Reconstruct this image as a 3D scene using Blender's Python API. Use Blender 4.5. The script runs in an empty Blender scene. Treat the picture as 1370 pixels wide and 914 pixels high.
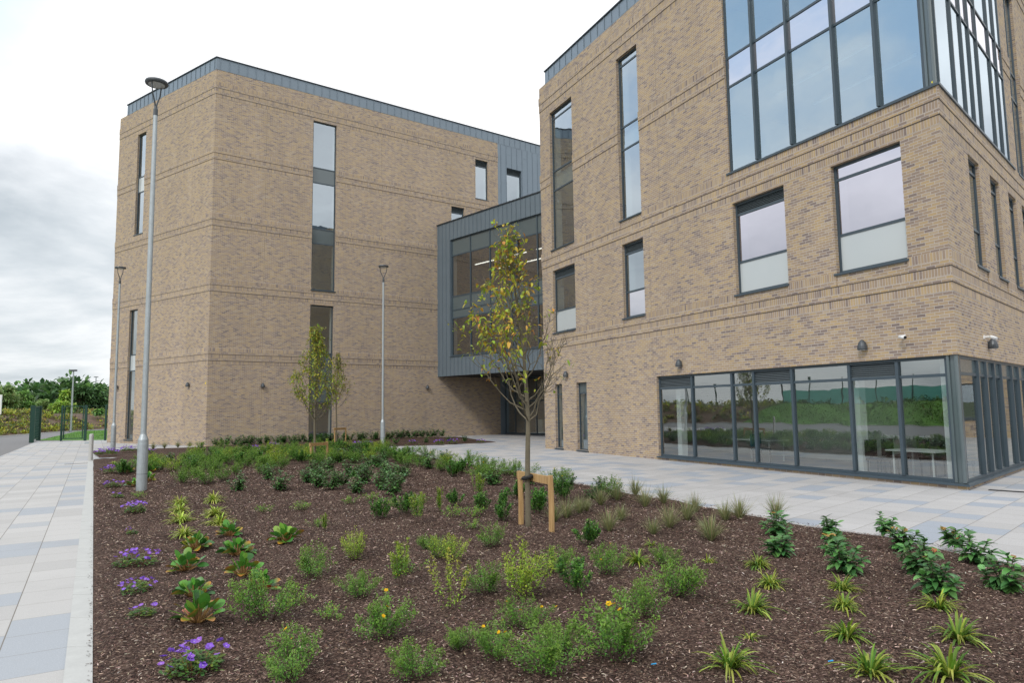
import bpy, math, random
import numpy as np
from mathutils import Vector, Matrix
R = math.radians
scene = bpy.context.scene
COL = scene.collection
rng = np.random.default_rng(7)
random.seed(7)

# ------------------------------------------------------------------ camera model
F, CX, CY, CAMH = 920.0, 685.0, 457.0, 2.0
PITCH = math.atan(88.6 / F); ROLL = 0.0135
_fw = np.array([0, math.cos(PITCH), math.sin(PITCH)])
_r0 = np.array([1.0, 0, 0]); _u0 = np.array([0, -math.sin(PITCH), math.cos(PITCH)])
_ri = math.cos(ROLL) * _r0 - math.sin(ROLL) * _u0
_up = math.sin(ROLL) * _r0 + math.cos(ROLL) * _u0
CAM = np.array([0, 0, CAMH])
def ray(px, py): return _fw * F + _ri * (px - CX) - _up * (py - CY)
def ground(px, py, z=0.0):
    d = ray(px, py); return CAM + d * ((z - CAMH) / d[2])
def at_depth(px, py, y):
    d = ray(px, py); return CAM + d * (y / d[1])
cd = bpy.data.cameras.new('camera'); cam = bpy.data.objects.new('camera', cd); COL.objects.link(cam)
cd.sensor_width = 36; cd.lens = 36 * F / 1370; cd.clip_start = 0.1; cd.clip_end = 3000
M = Matrix(((_ri[0], _up[0], -_fw[0], 0), (_ri[1], _up[1], -_fw[1], 0), (_ri[2], _up[2], -_fw[2], CAMH), (0, 0, 0, 1)))
cam.matrix_world = M
scene.camera = cam

# ------------------------------------------------------------------ node helpers
class NT:
    def __init__(s, tree): s.t = tree; s.n = tree.nodes; s.l = tree.links
    def new(s, typ, **kw):
        nd = s.n.new(typ)
        for k, v in kw.items():
            if k.startswith('i_'):
                key = k[2:]; key = int(key) if key.isdigit() else key.replace('_', ' ')
                s.put(nd, key, v)
            else: setattr(nd, k, v)
        return nd
    def put(s, nd, key, v):
        if isinstance(v, bpy.types.NodeSocket): s.l.new(v, nd.inputs[key])
        elif isinstance(v, bpy.types.Node): s.l.new(v.outputs[0], nd.inputs[key])
        else:
            if isinstance(v, tuple) and len(v) == 3 and nd.inputs[key].type == 'RGBA': v = (*v, 1)
            nd.inputs[key].default_value = v
    def math(s, op, a, b=None, c=None, clamp=False):
        nd = s.new('ShaderNodeMath', operation=op, use_clamp=clamp)
        for i, v in enumerate((a, b, c)):
            if v is not None: s.put(nd, i, v)
        return nd.outputs[0]
    def vmath(s, op, a, b=None, out=0):
        nd = s.new('ShaderNodeVectorMath', operation=op); s.put(nd, 0, a)
        if b is not None: s.put(nd, 1, b)
        return nd.outputs[out]
    def mix(s, fac, a, b, blend='MIX'):
        nd = s.new('ShaderNodeMix', data_type='RGBA', blend_type=blend, clamp_factor=True)
        s.put(nd, 0, fac); s.put(nd, 6, a); s.put(nd, 7, b); return nd.outputs[2]
    def ramp(s, fac, stops, interp='LINEAR'):
        nd = s.new('ShaderNodeValToRGB'); cr = nd.color_ramp; cr.interpolation = interp
        while len(cr.elements) < len(stops): cr.elements.new(0.5)
        for e, (p, c) in zip(cr.elements, stops):
            e.position = p; e.color = (*c, 1) if len(c) == 3 else c
        s.put(nd, 0, fac); return nd.outputs[0]
    def noise(s, vec, scale, detail=3, rough=0.5, out=0, dist=0.0):
        nd = s.new('ShaderNodeTexNoise'); 
        if vec is not None: s.put(nd, 'Vector', vec)
        nd.inputs['Scale'].default_value = scale; nd.inputs['Detail'].default_value = detail
        nd.inputs['Roughness'].default_value = rough; nd.inputs['Distortion'].default_value = dist
        return nd.outputs[out]
    def smooth(s, v, lo, hi):
        nd = s.new('ShaderNodeMapRange', interpolation_type='SMOOTHSTEP'); s.put(nd, 0, v)
        nd.inputs[1].default_value = lo; nd.inputs[2].default_value = hi
        return nd.outputs[0]
def mat(name):
    m = bpy.data.materials.new(name); m.use_nodes = True; t = NT(m.node_tree); t.n.clear()
    out = t.new('ShaderNodeOutputMaterial'); t.out = out
    return m, t
def principled(t, col, rough=0.6, metal=0.0, bump=None, bstr=0.3, bdist=0.01, spec=0.5):
    p = t.new('ShaderNodeBsdfPrincipled')
    t.put(p, 'Base Color', col); t.put(p, 'Roughness', rough); t.put(p, 'Metallic', metal)
    t.put(p, 'Specular IOR Level', spec)
    if bump is not None:
        b = t.new('ShaderNodeBump'); t.put(b, 'Height', bump); b.inputs['Strength'].default_value = bstr
        b.inputs['Distance'].default_value = bdist; t.l.new(b.outputs[0], p.inputs['Normal'])
    return p
def finish(t, sh): t.l.new(sh.outputs[0], t.out.inputs[0])
def simple(name, col, rough=0.55, metal=0.0, var=0.12, scale=6, bstr=0.06, spec=0.5):
    m, t = mat(name)
    g = t.new('ShaderNodeNewGeometry').outputs['Position']
    n = t.noise(g, scale, 5, 0.6); n2 = t.noise(g, scale * 9, 3, 0.6)
    f = t.math('MULTIPLY_ADD', n, var * 2, 1 - var)
    f = t.math('MULTIPLY', f, t.math('MULTIPLY_ADD', n2, var, 1 - var * .5))
    c = t.vmath('SCALE', (col[0], col[1], col[2])); sc = c.node; t.put(sc, 'Scale', f)
    r = t.math('MULTIPLY_ADD', n, 0.25, rough - 0.12, clamp=True)
    finish(t, principled(t, c, r, metal, n2, bstr, 0.004, spec)); return m

# ------------------------------------------------------------------ materials
def brick_mat(name, bond=0.5, tone=0.90):
    m, t = mat(name)
    uv = t.new('ShaderNodeUVMap').outputs[0]
    sx = t.new('ShaderNodeSeparateXYZ'); t.put(sx, 0, uv)
    u, v = sx.outputs[0], sx.outputs[1]
    row = t.math('FLOOR', t.math('DIVIDE', v, 0.075))
    off = t.math('MULTIPLY', t.math('MODULO', row, 2.0), bond)
    uu = t.math('ADD', t.math('DIVIDE', u, 0.225), off)
    colm = t.math('FLOOR', uu)
    fu = t.math('MULTIPLY', t.math('FRACT', uu), 0.225)
    fv = t.math('MULTIPLY', t.math('FRACT', t.math('DIVIDE', v, 0.075)), 0.075)
    wob = t.math('MULTIPLY', t.math('SUBTRACT', t.noise(uv, 60, 2), 0.5), 0.006)
    eu = t.math('MINIMUM', fu, t.math('SUBTRACT', 0.225, fu))
    ev = t.math('MINIMUM', fv, t.math('SUBTRACT', 0.075, fv))
    e = t.math('ADD', t.math('MINIMUM', eu, ev), wob)
    mask = t.smooth(e, 0.0042, 0.0075)
    cx = t.new('ShaderNodeCombineXYZ'); t.put(cx, 0, colm); t.put(cx, 1, row)
    wn = t.new('ShaderNodeTexWhiteNoise', noise_dimensions='2D'); t.put(wn, 'Vector', cx.outputs[0])
    rnd = wn.outputs['Value']; rc = t.new('ShaderNodeSeparateColor'); t.put(rc, 0, wn.outputs['Color'])
    patch = t.noise(uv, 0.55, 4, 0.6)
    rr = t.math('ADD', rnd, t.math('MULTIPLY', t.math('SUBTRACT', patch, 0.5), 0.16), clamp=True)
    c = t.ramp(rr, [(0.0, (0.24, 0.19, 0.172)), (0.07, (0.295, 0.23, 0.196)), (0.2, (0.37, 0.285, 0.22)), (0.45, (0.42, 0.315, 0.22)),
                    (0.68, (0.46, 0.345, 0.222)), (0.86, (0.515, 0.375, 0.21)), (1.0, (0.48, 0.385, 0.29))])
    sp = t.noise(uv, 140, 3, 0.7)
    c = t.mix(t.math('MULTIPLY', t.math('GREATER_THAN', sp, 0.6), 0.35), c, (0.14, 0.11, 0.10))
    c = t.mix(t.smooth(t.noise(uv, 9, 4, 0.7), 0.52, 0.75), c, t.mix(0.22, c, (0.48, 0.43, 0.37)))
    mort = t.mix(t.noise(uv, 3, 3), (0.64, 0.595, 0.555), (0.54, 0.49, 0.45))
    c = t.mix(mask, mort, c)
    # efflorescence and damp streaks of their own shape
    st = t.new('ShaderNodeMapping'); t.put(st, 'Vector', uv); st.inputs['Scale'].default_value = (1.3, 0.12, 1)
    sk = t.smooth(t.noise(st.outputs[0], 1.0, 5, 0.65), 0.58, 0.8)
    c = t.mix(t.math('MULTIPLY', sk, 0.14), c, (0.5, 0.46, 0.41))
    sk2 = t.smooth(t.noise(st.outputs[0], 2.3, 5, 0.65), 0.55, 0.8)
    c = t.mix(t.math('MULTIPLY', sk2, 0.15), c, (0.16, 0.13, 0.11))
    batch = t.math('MULTIPLY', t.math('MULTIPLY_ADD', t.noise(st.outputs[0], 0.35, 3, 0.6), 0.36, 0.82), tone)
    c = t.vmath('SCALE', c); t.put(c.node, 'Scale', batch)
    hgt = t.math('ADD', t.math('MULTIPLY', mask, t.math('MULTIPLY_ADD', rc.outputs[1], 0.4, 0.7)), t.math('MULTIPLY', sp, 0.25))
    finish(t, principled(t, c, 0.88, 0, hgt, 0.7, 0.006, 0.25)); return m
BRICK = brick_mat('buff_brick'); SOLDIER = brick_mat('soldier_brick', 0.0)

def glass_mat(name, r0, tint, refl=(0.93, 0.96, 1.0), wav=0.0045):
    m, t = mat(name)
    g = t.new('ShaderNodeNewGeometry').outputs['Position']
    n = t.noise(g, 0.9, 2, 0.4)
    b = t.new('ShaderNodeBump'); t.put(b, 'Height', n); b.inputs['Strength'].default_value = 1; b.inputs['Distance'].default_value = wav
    lw = t.new('ShaderNodeLayerWeight'); lw.inputs['Blend'].default_value = 0.5
    f = t.math('POWER', lw.outputs['Facing'], 4.0)
    fac = t.math('MULTIPLY_ADD', f, 1 - r0, r0, clamp=True)
    tr = t.new('ShaderNodeBsdfTransparent'); t.put(tr, 0, tint)
    gl = t.new('ShaderNodeBsdfGlossy'); t.put(gl, 'Color', refl); gl.inputs['Roughness'].default_value = 0.0
    t.l.new(b.outputs[0], gl.inputs['Normal'])
    mx = t.new('ShaderNodeMixShader'); t.put(mx, 0, fac); t.l.new(tr.outputs[0], mx.inputs[1]); t.l.new(gl.outputs[0], mx.inputs[2])
    finish(t, mx); return m
GLASS = glass_mat('coated_glass', 0.45, (0.55, 0.64, 0.64), (0.76, 0.85, 0.92))
GLASSL = glass_mat('lavender_glass', 0.52, (0.46, 0.48, 0.52), (0.86, 0.86, 0.97))
GLASSG = glass_mat('ground_glass', 0.31, (0.74, 0.80, 0.79), (0.92, 0.97, 0.97), 0.0035)
GLASSB = glass_mat('blue_glass', 0.42, (0.62, 0.80, 0.88), (0.80, 0.92, 1.0))
SPANG = glass_mat('bright_spandrel_glass', 0.62, (0.3, 0.3, 0.32), (0.93, 0.92, 0.98))
def frosted():
    m, t = mat('frosted_glass')
    g = t.new('ShaderNodeNewGeometry').outputs['Position']
    c = t.mix(t.noise(g, 0.8, 2), (0.46, 0.51, 0.53), (0.52, 0.56, 0.57))
    p = principled(t, c, 0.18); t.put(p, 'Coat Weight', 0.6); t.put(p, 'Coat Roughness', 0.03); finish(t, p); return m
FROST = frosted()
FRAME = simple('grey_powder_coat', (0.052, 0.076, 0.096), 0.42, 0.0, 0.10, 3, 0.02)
PANEL = simple('grey_spandrel_panel', (0.095, 0.125, 0.135), 0.14, 0.0, 0.05, 1, 0.0, 0.9)
LOUV = simple('louvre_grey', (0.10, 0.122, 0.135), 0.5, 0.0, 0.08, 3, 0.02)
ZINC = simple('zinc_cladding', (0.20, 0.25, 0.30), 0.42, 0.3, 0.16, 0.7, 0.05)
ZINCD = simple('dark_zinc_cladding', (0.145, 0.185, 0.22), 0.45, 0.15, 0.14, 0.7, 0.05)
COPING = simple('coping_metal', (0.06, 0.07, 0.085), 0.4, 0.4, 0.1, 2, 0.02)
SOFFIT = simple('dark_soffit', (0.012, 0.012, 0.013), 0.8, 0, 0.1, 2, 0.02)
GALV = simple('galvanised_steel', (0.40, 0.44, 0.46), 0.48, 0.55, 0.22, 9, 0.05)
LAMPM = simple('lamp_grey', (0.075, 0.085, 0.095), 0.45, 0.3, 0.1, 5, 0.02)
DIFF = simple('lamp_diffuser', (0.5, 0.52, 0.52), 0.3, 0, 0.05, 5, 0.0)
WHITE = simple('white_paint', (0.78, 0.79, 0.79), 0.5, 0, 0.05, 2, 0.01)
INTW = simple('interior_wall', (0.76, 0.78, 0.75), 0.8, 0, 0.05, 0.6, 0.01)
CEIL = simple('interior_ceiling', (0.7, 0.72, 0.72), 0.8, 0, 0.04, 1, 0.01)
CARPET = simple('carpet', (0.30, 0.26, 0.275), 0.95, 0, 0.25, 8, 0.2)
ROOFM = simple('roof_membrane', (0.14, 0.14, 0.14), 0.8, 0, 0.2, 2, 0.1)
GREENST = simple('green_steel', (0.008, 0.05, 0.034), 0.45, 0.0, 0.15, 5, 0.03)
BARK = simple('tree_bark', (0.145, 0.125, 0.085), 0.85, 0, 0.45, 14, 0.6)
TWIG = simple('twig_bark', (0.10, 0.065, 0.05), 0.8, 0, 0.3, 20, 0.2)
TIE = simple('black_rubber', (0.012, 0.012, 0.013), 0.7, 0, 0.2, 20, 0.1)
CHAIRM = simple('dark_fabric', (0.014, 0.014, 0.016), 0.85, 0, 0.2, 20, 0.1)
YEL = simple('yellow_marker', (0.8, 0.65, 0.02), 0.5, 0, 0.05, 5, 0)
TEAL = simple('teal_windbreak', (0.16, 0.52, 0.46), 0.8, 0, 0.2, 3, 0.1)
CONC = simple('concrete_kerb', (0.47, 0.48, 0.47), 0.85, 0, 0.14, 5, 0.2)
ASPH = simple('asphalt', (0.19, 0.19, 0.195), 0.9, 0, 0.15, 3, 0.3)
GRASSM = simple('lawn_grass', (0.085, 0.21, 0.02), 0.9, 0, 0.35, 2.5, 0.6)
FIELD = simple('rough_ground', (0.10, 0.12, 0.045), 0.95, 0, 0.4, 0.2, 0.5)
BANKM = simple('bank_soil', (0.13, 0.085, 0.06), 0.95, 0, 0.35, 1.2, 0.8)
HILLM = simple('wooded_hill', (0.03, 0.06, 0.04), 0.95, 0, 0.5, 0.03, 0.8)

def timber():
    m, t = mat('softwood')
    g = t.new('ShaderNodeTexCoord').outputs['Object']
    mp = t.new('ShaderNodeMapping'); t.put(mp, 'Vector', g); mp.inputs['Scale'].default_value = (22, 22, 1.6)
    n = t.noise(mp.outputs[0], 1.5, 4, 0.6, dist=1.2)
    c = t.ramp(n, [(0.25, (0.27, 0.15, 0.055)), (0.5, (0.43, 0.27, 0.115)), (0.75, (0.52, 0.35, 0.17))])
    finish(t, principled(t, c, 0.75, 0, n, 0.3, 0.003)); return m
TIMBER = timber()

def paving(name, az, w, base, blue, cell=0.6):
    m, t = mat(name)
    g = t.new('ShaderNodeNewGeometry').outputs['Position']
    mp = t.new('ShaderNodeMapping', vector_type='POINT'); t.put(mp, 'Vector', g); mp.inputs['Rotation'].default_value = (0, 0, R(az))
    sx = t.new('ShaderNodeSeparateXYZ'); t.put(sx, 0, mp.outputs[0])
    u = t.math('DIVIDE', t.math('ADD', sx.outputs[0], 300.0), w); cu = t.math('FLOOR', u)
    w1 = t.new('ShaderNodeTexWhiteNoise', noise_dimensions='1D'); t.put(w1, 'W', cu)
    v = t.math('ADD', t.math('DIVIDE', t.math('ADD', sx.outputs[1], 300.0), cell), w1.outputs[0]); cv = t.math('FLOOR', v)
    fu, fv = t.math('FRACT', u), t.math('FRACT', v)
    eu = t.math('MULTIPLY', t.math('MINIMUM', fu, t.math('SUBTRACT', 1.0, fu)), w)
    ev = t.math('MULTIPLY', t.math('MINIMUM', fv, t.math('SUBTRACT', 1.0, fv)), cell)
    e = t.math('MINIMUM', t.math('MULTIPLY', eu, 0.8), t.math('MULTIPLY', ev, 1.4))
    mask = t.smooth(e, 0.0025, 0.0055)
    cx = t.new('ShaderNodeCombineXYZ'); t.put(cx, 0, cu); t.put(cx, 1, cv)
    wn = t.new('ShaderNodeTexWhiteNoise', noise_dimensions='2D'); t.put(wn, 'Vector', cx.outputs[0])
    c = t.ramp(wn.outputs[0], [(0.0, blue), (0.14, blue), (0.24, tuple((a + 2 * b) / 3 for a, b in zip(base, blue))), (0.27, base),
                                (0.6, tuple(x * 1.06 for x in base)), (0.8, tuple(x * 0.93 for x in base)), (1.0, tuple(x * 0.99 for x in base))], 'CONSTANT')
    sp = t.noise(g, 160, 2, 0.8)
    c = t.mix(t.math('MULTIPLY', t.smooth(sp, 0.5, 0.68), 0.45), c, tuple(x * 0.5 for x in base))
    c = t.mix(t.math('MULTIPLY', t.smooth(t.noise(g, 90, 2, 0.8), 0.55, 0.7), 0.4), c, (0.72, 0.72, 0.71))
    st = t.noise(g, 0.6, 6, 0.65)
    c = t.mix(t.math('MULTIPLY', t.smooth(st, 0.48, 0.75), 0.35), c, tuple(x * 0.66 for x in base))
    st2 = t.noise(g, 7, 5, 0.7)
    c = t.mix(t.math('MULTIPLY', t.smooth(st2, 0.56, 0.75), 0.25), c, (0.33, 0.31, 0.28))
    c = t.mix(mask, (0.19, 0.175, 0.155), c)
    h = t.math('ADD', t.math('MULTIPLY', mask, 1.0), t.math('MULTIPLY', sp, 0.4))
    finish(t, principled(t, c, 0.8, 0, h, 0.35, 0.004, 0.35)); return m
PAVL = paving('path_paving', -31.3 * -1 * -1, 0.6, (0.47, 0.465, 0.458), (0.365, 0.395, 0.435))
PAVR = paving('plaza_paving', 45.6, 0.6, (0.455, 0.452, 0.455), (0.33, 0.37, 0.43))

def mulch():
    m, t = mat('bark_mulch_soil')
    g = t.new('ShaderNodeNewGeometry').outputs['Position']
    v = t.new('ShaderNodeTexVoronoi', feature='F1'); t.put(v, 'Vector', g); v.inputs['Scale'].default_value = 55
    mp = t.new('ShaderNodeMapping'); t.put(mp, 'Vector', g); mp.inputs['Scale'].default_value = (1, 0.55, 1)
    v2 = t.new('ShaderNodeTexVoronoi', feature='F1'); t.put(v2, 'Vector', mp.outputs[0]); v2.inputs['Scale'].default_value = 38
    sc = t.new('ShaderNodeSeparateColor'); t.put(sc, 0, v.outputs['Color'])
    c = t.ramp(sc.outputs[0], [(0.0, (0.032, 0.020, 0.017)), (0.45, (0.088, 0.053, 0.041)), (0.8, (0.15, 0.097, 0.076)), (1.0, (0.27, 0.192, 0.152))])
    big = t.noise(g, 0.7, 5, 0.65)
    c = t.mix(t.smooth(big, 0.35, 0.7), t.vmath('SCALE', c), c)
    for nd in t.n:
        if nd.type == 'VECT_MATH' and nd.operation == 'SCALE': nd.inputs['Scale'].default_value = 0.72
    h = t.math('ADD', t.math('MULTIPLY', v.outputs['Distance'], -0.6), t.math('MULTIPLY', v2.outputs['Distance'], -0.8))
    finish(t, principled(t, c, 0.95, 0, h, 1.0, 0.03, 0.2)); return m
MULCH = mulch()

def leafmat(name, rough=0.5, trans=0.3, spec=0.4):
    m, t = mat(name)
    a = t.new('ShaderNodeAttribute', attribute_name='tint').outputs['Color']
    g = t.new('ShaderNodeNewGeometry').outputs['Position']
    f = t.math('MULTIPLY_ADD', t.noise(g, 35, 3, 0.6), 0.5, 0.75)
    c = t.vmath('SCALE', a); t.put(c.node, 'Scale', f)
    p = principled(t, c, rough, 0, None, spec=spec)
    tl = t.new('ShaderNodeBsdfTranslucent'); t.put(tl, 0, c)
    mx = t.new('ShaderNodeMixShader'); mx.inputs[0].default_value = trans
    t.l.new(p.outputs[0], mx.inputs[1]); t.l.new(tl.outputs[0], mx.inputs[2]); finish(t, mx); return m
LEAF = leafmat('leaf'); LEAFGL = leafmat('glossy_leaf', 0.33, 0.15, 0.45); PETAL = leafmat('petal', 0.6, 0.35, 0.2); CHIP = leafmat('bark_chip', 0.9, 0.0, 0.15)

# ------------------------------------------------------------------ mesh helpers
class MB:
    def __init__(s): s.v = []; s.f = []; s.uv = []; s.mi = []; s.smooth = False
    def face(s, pts, uvs=None, mi=0):
        b = len(s.v); s.v += [tuple(float(x) for x in p) for p in pts]; s.f.append(tuple(range(b, b + len(pts))))
        s.uv.append(uvs if uvs else [(0, 0)] * len(pts)); s.mi.append(mi)
    def hexa(s, c, mi=0):   # c: 8 corners, 0-3 bottom ring, 4-7 top ring
        for q in ((3, 2, 1, 0), (4, 5, 6, 7), (0, 1, 5, 4), (1, 2, 6, 5), (2, 3, 7, 6), (3, 0, 4, 7)):
            pts = [c[i] for i in q]
            a, b_, d = (np.array(pts[k], float) for k in (0, 1, 3))
            w, h = np.linalg.norm(b_ - a), np.linalg.norm(d - a)
            s.face(pts, [(0, 0), (w, 0), (w, h), (0, h)], mi)
    def box(s, lo, hi, mi=0):
        (x0, y0, z0), (x1, y1, z1) = lo, hi
        s.hexa([(x0, y0, z0), (x1, y0, z0), (x1, y1, z0), (x0, y1, z0), (x0, y0, z1), (x1, y0, z1), (x1, y1, z1), (x0, y1, z1)], mi)
    def tube(s, pts, rad, n=8, mi=0, cap=True):
        pts = [np.array(p, float) for p in pts]; k = len(pts)
        rad = rad if hasattr(rad, '__len__') else [rad] * k
        base = len(s.v); up0 = None
        for i, p in enumerate(pts):
            d = pts[min(i + 1, k - 1)] - pts[max(i - 1, 0)]; d /= (np.linalg.norm(d) + 1e-9)
            if up0 is None: up0 = np.array([1.0, 0, 0]) if abs(d[0]) < 0.8 else np.array([0, 1.0, 0])
            a = up0 - d * (up0 @ d); a /= np.linalg.norm(a); up0 = a; b = np.cross(d, a)
            for j in range(n):
                th = 2 * math.pi * j / n
                s.v.append(tuple(p + rad[i] * (math.cos(th) * a + math.sin(th) * b)))
        for i in range(k - 1):
            for j in range(n):
                q = (base + i * n + j, base + i * n + (j + 1) % n, base + (i + 1) * n + (j + 1) % n, base + (i + 1) * n + j)
                s.f.append(q); s.uv.append([(0, 0)] * 4); s.mi.append(mi)
        if cap:
            s.f.append(tuple(base + j for j in reversed(range(n)))); s.uv.append([(0, 0)] * n); s.mi.append(mi)
            s.f.append(tuple(base + (k - 1) * n + j for j in range(n))); s.uv.append([(0, 0)] * n); s.mi.append(mi)
    def lathe(s, prof, c=(0, 0, 0), n=24, mi=0):
        s.tube([(c[0], c[1], c[2] + z) for r, z in prof], [max(r, 1e-4) for r, z in prof], n, mi, True)
    def mesh(s, name, mats, origin=(0, 0, 0)):
        me = bpy.data.meshes.new(name); o = np.array(origin)
        v = (np.array(s.v) - o) if len(s.v) else []
        me.from_pydata([tuple(p) for p in v], [], s.f)
        uvl = me.uv_layers.new(name='UVMap')
        flat = [c for f in s.uv for p in f for c in p]
        uvl.data.foreach_set('uv', flat)
        for m in (mats if isinstance(mats, (list, tuple)) else [mats]): me.materials.append(m)
        me.polygons.foreach_set('material_index', s.mi)
        if s.smooth: me.polygons.foreach_set('use_smooth', [True] * len(s.f))
        me.update(); return me
def link(name, data, parent=None, loc=(0, 0, 0), rz=0.0, sc=1.0):
    o = bpy.data.objects.new(name, data); COL.objects.link(o)
    o.location = tuple(float(x) for x in loc); o.rotation_euler = (0, 0, rz)
    o.scale = (sc, sc, sc) if not hasattr(sc, '__len__') else sc
    if parent is not None: o.parent = parent
    return o
def tag(o, label=None, cat=None, group=None, kind=None):
    for k, v in (('label', label), ('category', cat), ('group', group), ('kind', kind)):
        if v: o[k] = v
    return o
def thing(name, label, cat, loc=(0, 0, 0), group=None):
    return tag(link(name, None, None, loc), label, cat, group)
def wloc(o):
    p = np.zeros(3)
    while o is not None: p += np.array(o.location); o = o.parent
    return p
def obj(name, mb, mats, parent=None, label=None):
    """link a builder holding WORLD coordinates under its (unrotated) parent"""
    o = link(name, mb.mesh(name, mats, wloc(parent)), parent)
    if label: o['label'] = label
    return o
def struct(name, mb, mats): return tag(obj(name, mb, mats), kind='structure')
def copy_tree(o, loc=None, rz=None, sc=None, parent=None):
    c = o.copy(); COL.objects.link(c)
    if loc is not None: c.location = tuple(float(x) for x in loc)
    if rz is not None: c.rotation_euler = (0, 0, rz)
    if sc is not None: c.scale = (sc, sc, sc) if not hasattr(sc, '__len__') else sc
    if parent is not None: c.parent = parent
    for ch in list(o.children): copy_tree(ch, parent=c)
    return c
# ------------------------------------------------------------------ walls
class Wall:
    def __init__(s, P, az, ref=None):
        s.P = np.array(P, float); a = R(az); s.t = np.array([math.sin(a), math.cos(a), 0.0])
        n = np.array([s.t[1], -s.t[0], 0.0]); ref = CAM if ref is None else np.array(ref, float)
        s.n = n if n @ (ref - s.P) > 0 else -n
    def pt(s, a, z, d=0.0): return s.P + s.t * a + s.n * d + np.array([0, 0, z])
    def quad(s, mb, a0, a1, z0, z1, d=0.0, mi=0, swap=False):
        uv = [(a0, z0), (a1, z0), (a1, z1), (a0, z1)]
        if swap: uv = [(q[1] - z0 + .225 * round(z0 * 40), q[0]) for q in uv]
        p = [s.pt(a0, z0, d), s.pt(a1, z0, d), s.pt(a1, z1, d), s.pt(a0, z1, d)]
        mb.face(p, uv, mi)
    def box(s, mb, a0, a1, z0, z1, d0, d1, mi=0):
        mb.hexa([s.pt(a0, z0, d0), s.pt(a1, z0, d0), s.pt(a1, z0, d1), s.pt(a0, z0, d1), s.pt(a0, z1, d0), s.pt(a1, z1, d0), s.pt(a1, z1, d1), s.pt(a0, z1, d1)], mi)
def wall_holes(W, mb, s0, s1, z0, z1, holes, depth=0.14, mi=0):
    S = sorted({s0, s1, *[min(max(x, s0), s1) for h in holes for x in h[:2]]}); Z = sorted({z0, z1, *[min(max(x, z0), z1) for h in holes for x in h[2:4]]})
    for a, b in zip(S, S[1:]):
        for c, d in zip(Z, Z[1:]):
            ms, mz = (a + b) / 2, (c + d) / 2
            if not any(h[0] < ms < h[1] and h[2] < mz < h[3] for h in holes): W.quad(mb, a, b, c, d, 0, mi)
    for h in holes:
        a, b, c, d = h[:4]
        e = max(depth, 0.05)
        if a > s0 + .01: mb.face([W.pt(a, c, 0), W.pt(a, c, -e), W.pt(a, d, -e), W.pt(a, d, 0)], [(0, c), (e, c), (e, d), (0, d)], mi)
        mb.face([W.pt(b, c, 0), W.pt(b, c, -e), W.pt(b, d, -e), W.pt(b, d, 0)], [(0, c), (e, c), (e, d), (0, d)], mi)
        mb.face([W.pt(a, d, 0), W.pt(b, d, 0), W.pt(b, d, -e), W.pt(a, d, -e)], [(a, 0), (b, 0), (b, e), (a, e)], mi)
        mb.face([W.pt(a, c, 0), W.pt(b, c, 0), W.pt(b, c, -e), W.pt(a, c, -e)], [(a, 0), (b, 0), (b, e), (a, e)], mi)
def bands(W, parent, s0, s1, levels, holes, m0=0.0, m1=0.0, stop0=True):
    """soldier-course bands: L1 is the upper shadow line; strips step out a little; m = mitre factors at the two ends"""
    for L in levels:
        mb = MB()
        def strip(za, zb, p, rows):
            cuts = [(h[0], h[1]) for h in holes if h[2] < zb and h[3] > za]
            segs = [(s0 - p * m0, s1 + p * m1)]
            for c0, c1 in cuts:
                segs = [q for a, b in segs for q in ((a, min(b, c0)), (max(a, c1), b)) if q[1] - q[0] > 0.02]
            for a, b in segs:
                for (ra, rb, mi) in rows: W.quad(mb, a, b, ra, rb, p, mi, swap=bool(mi))
                for za_, flip in ((za, 0), (zb, 1)):
                    mb.face([W.pt(a, za_, 0), W.pt(b, za_, 0), W.pt(b, za_, p), W.pt(a, za_, p)], [(a, 0), (b, 0), (b, p), (a, p)], 0)
                for x in (a, b): mb.face([W.pt(x, za, 0), W.pt(x, za, p), W.pt(x, zb, p), W.pt(x, zb, 0)], [(0, za), (p, za), (p, zb), (0, zb)], 0)
        strip(L, L + .375, .034, [(L, L + .15, 0), (L + .15, L + .375, 1)])
        strip(L - .375, L - .006, .020, [(L - .375, L - .225, 0), (L - .225, L - .006, 1)])
        strip(L - .60, L - .381, .004, [(L - .60, L - .381, 1)])
        band = obj('brick_band', mb, [BRICK, SOLDIER], parent)
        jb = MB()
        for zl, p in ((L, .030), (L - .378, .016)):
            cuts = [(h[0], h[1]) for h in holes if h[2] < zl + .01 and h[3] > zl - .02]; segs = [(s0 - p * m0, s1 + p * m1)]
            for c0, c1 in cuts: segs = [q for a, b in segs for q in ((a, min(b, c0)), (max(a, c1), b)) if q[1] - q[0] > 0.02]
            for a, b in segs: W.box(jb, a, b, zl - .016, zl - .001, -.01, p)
        obj('shade_line_joint', jb, SHADE_SEAL, band)  # dark joint strips, colour stands in for shade the shallow overhangs lack
KM = dict(glass=0, ground=0, blue=0)
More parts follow.
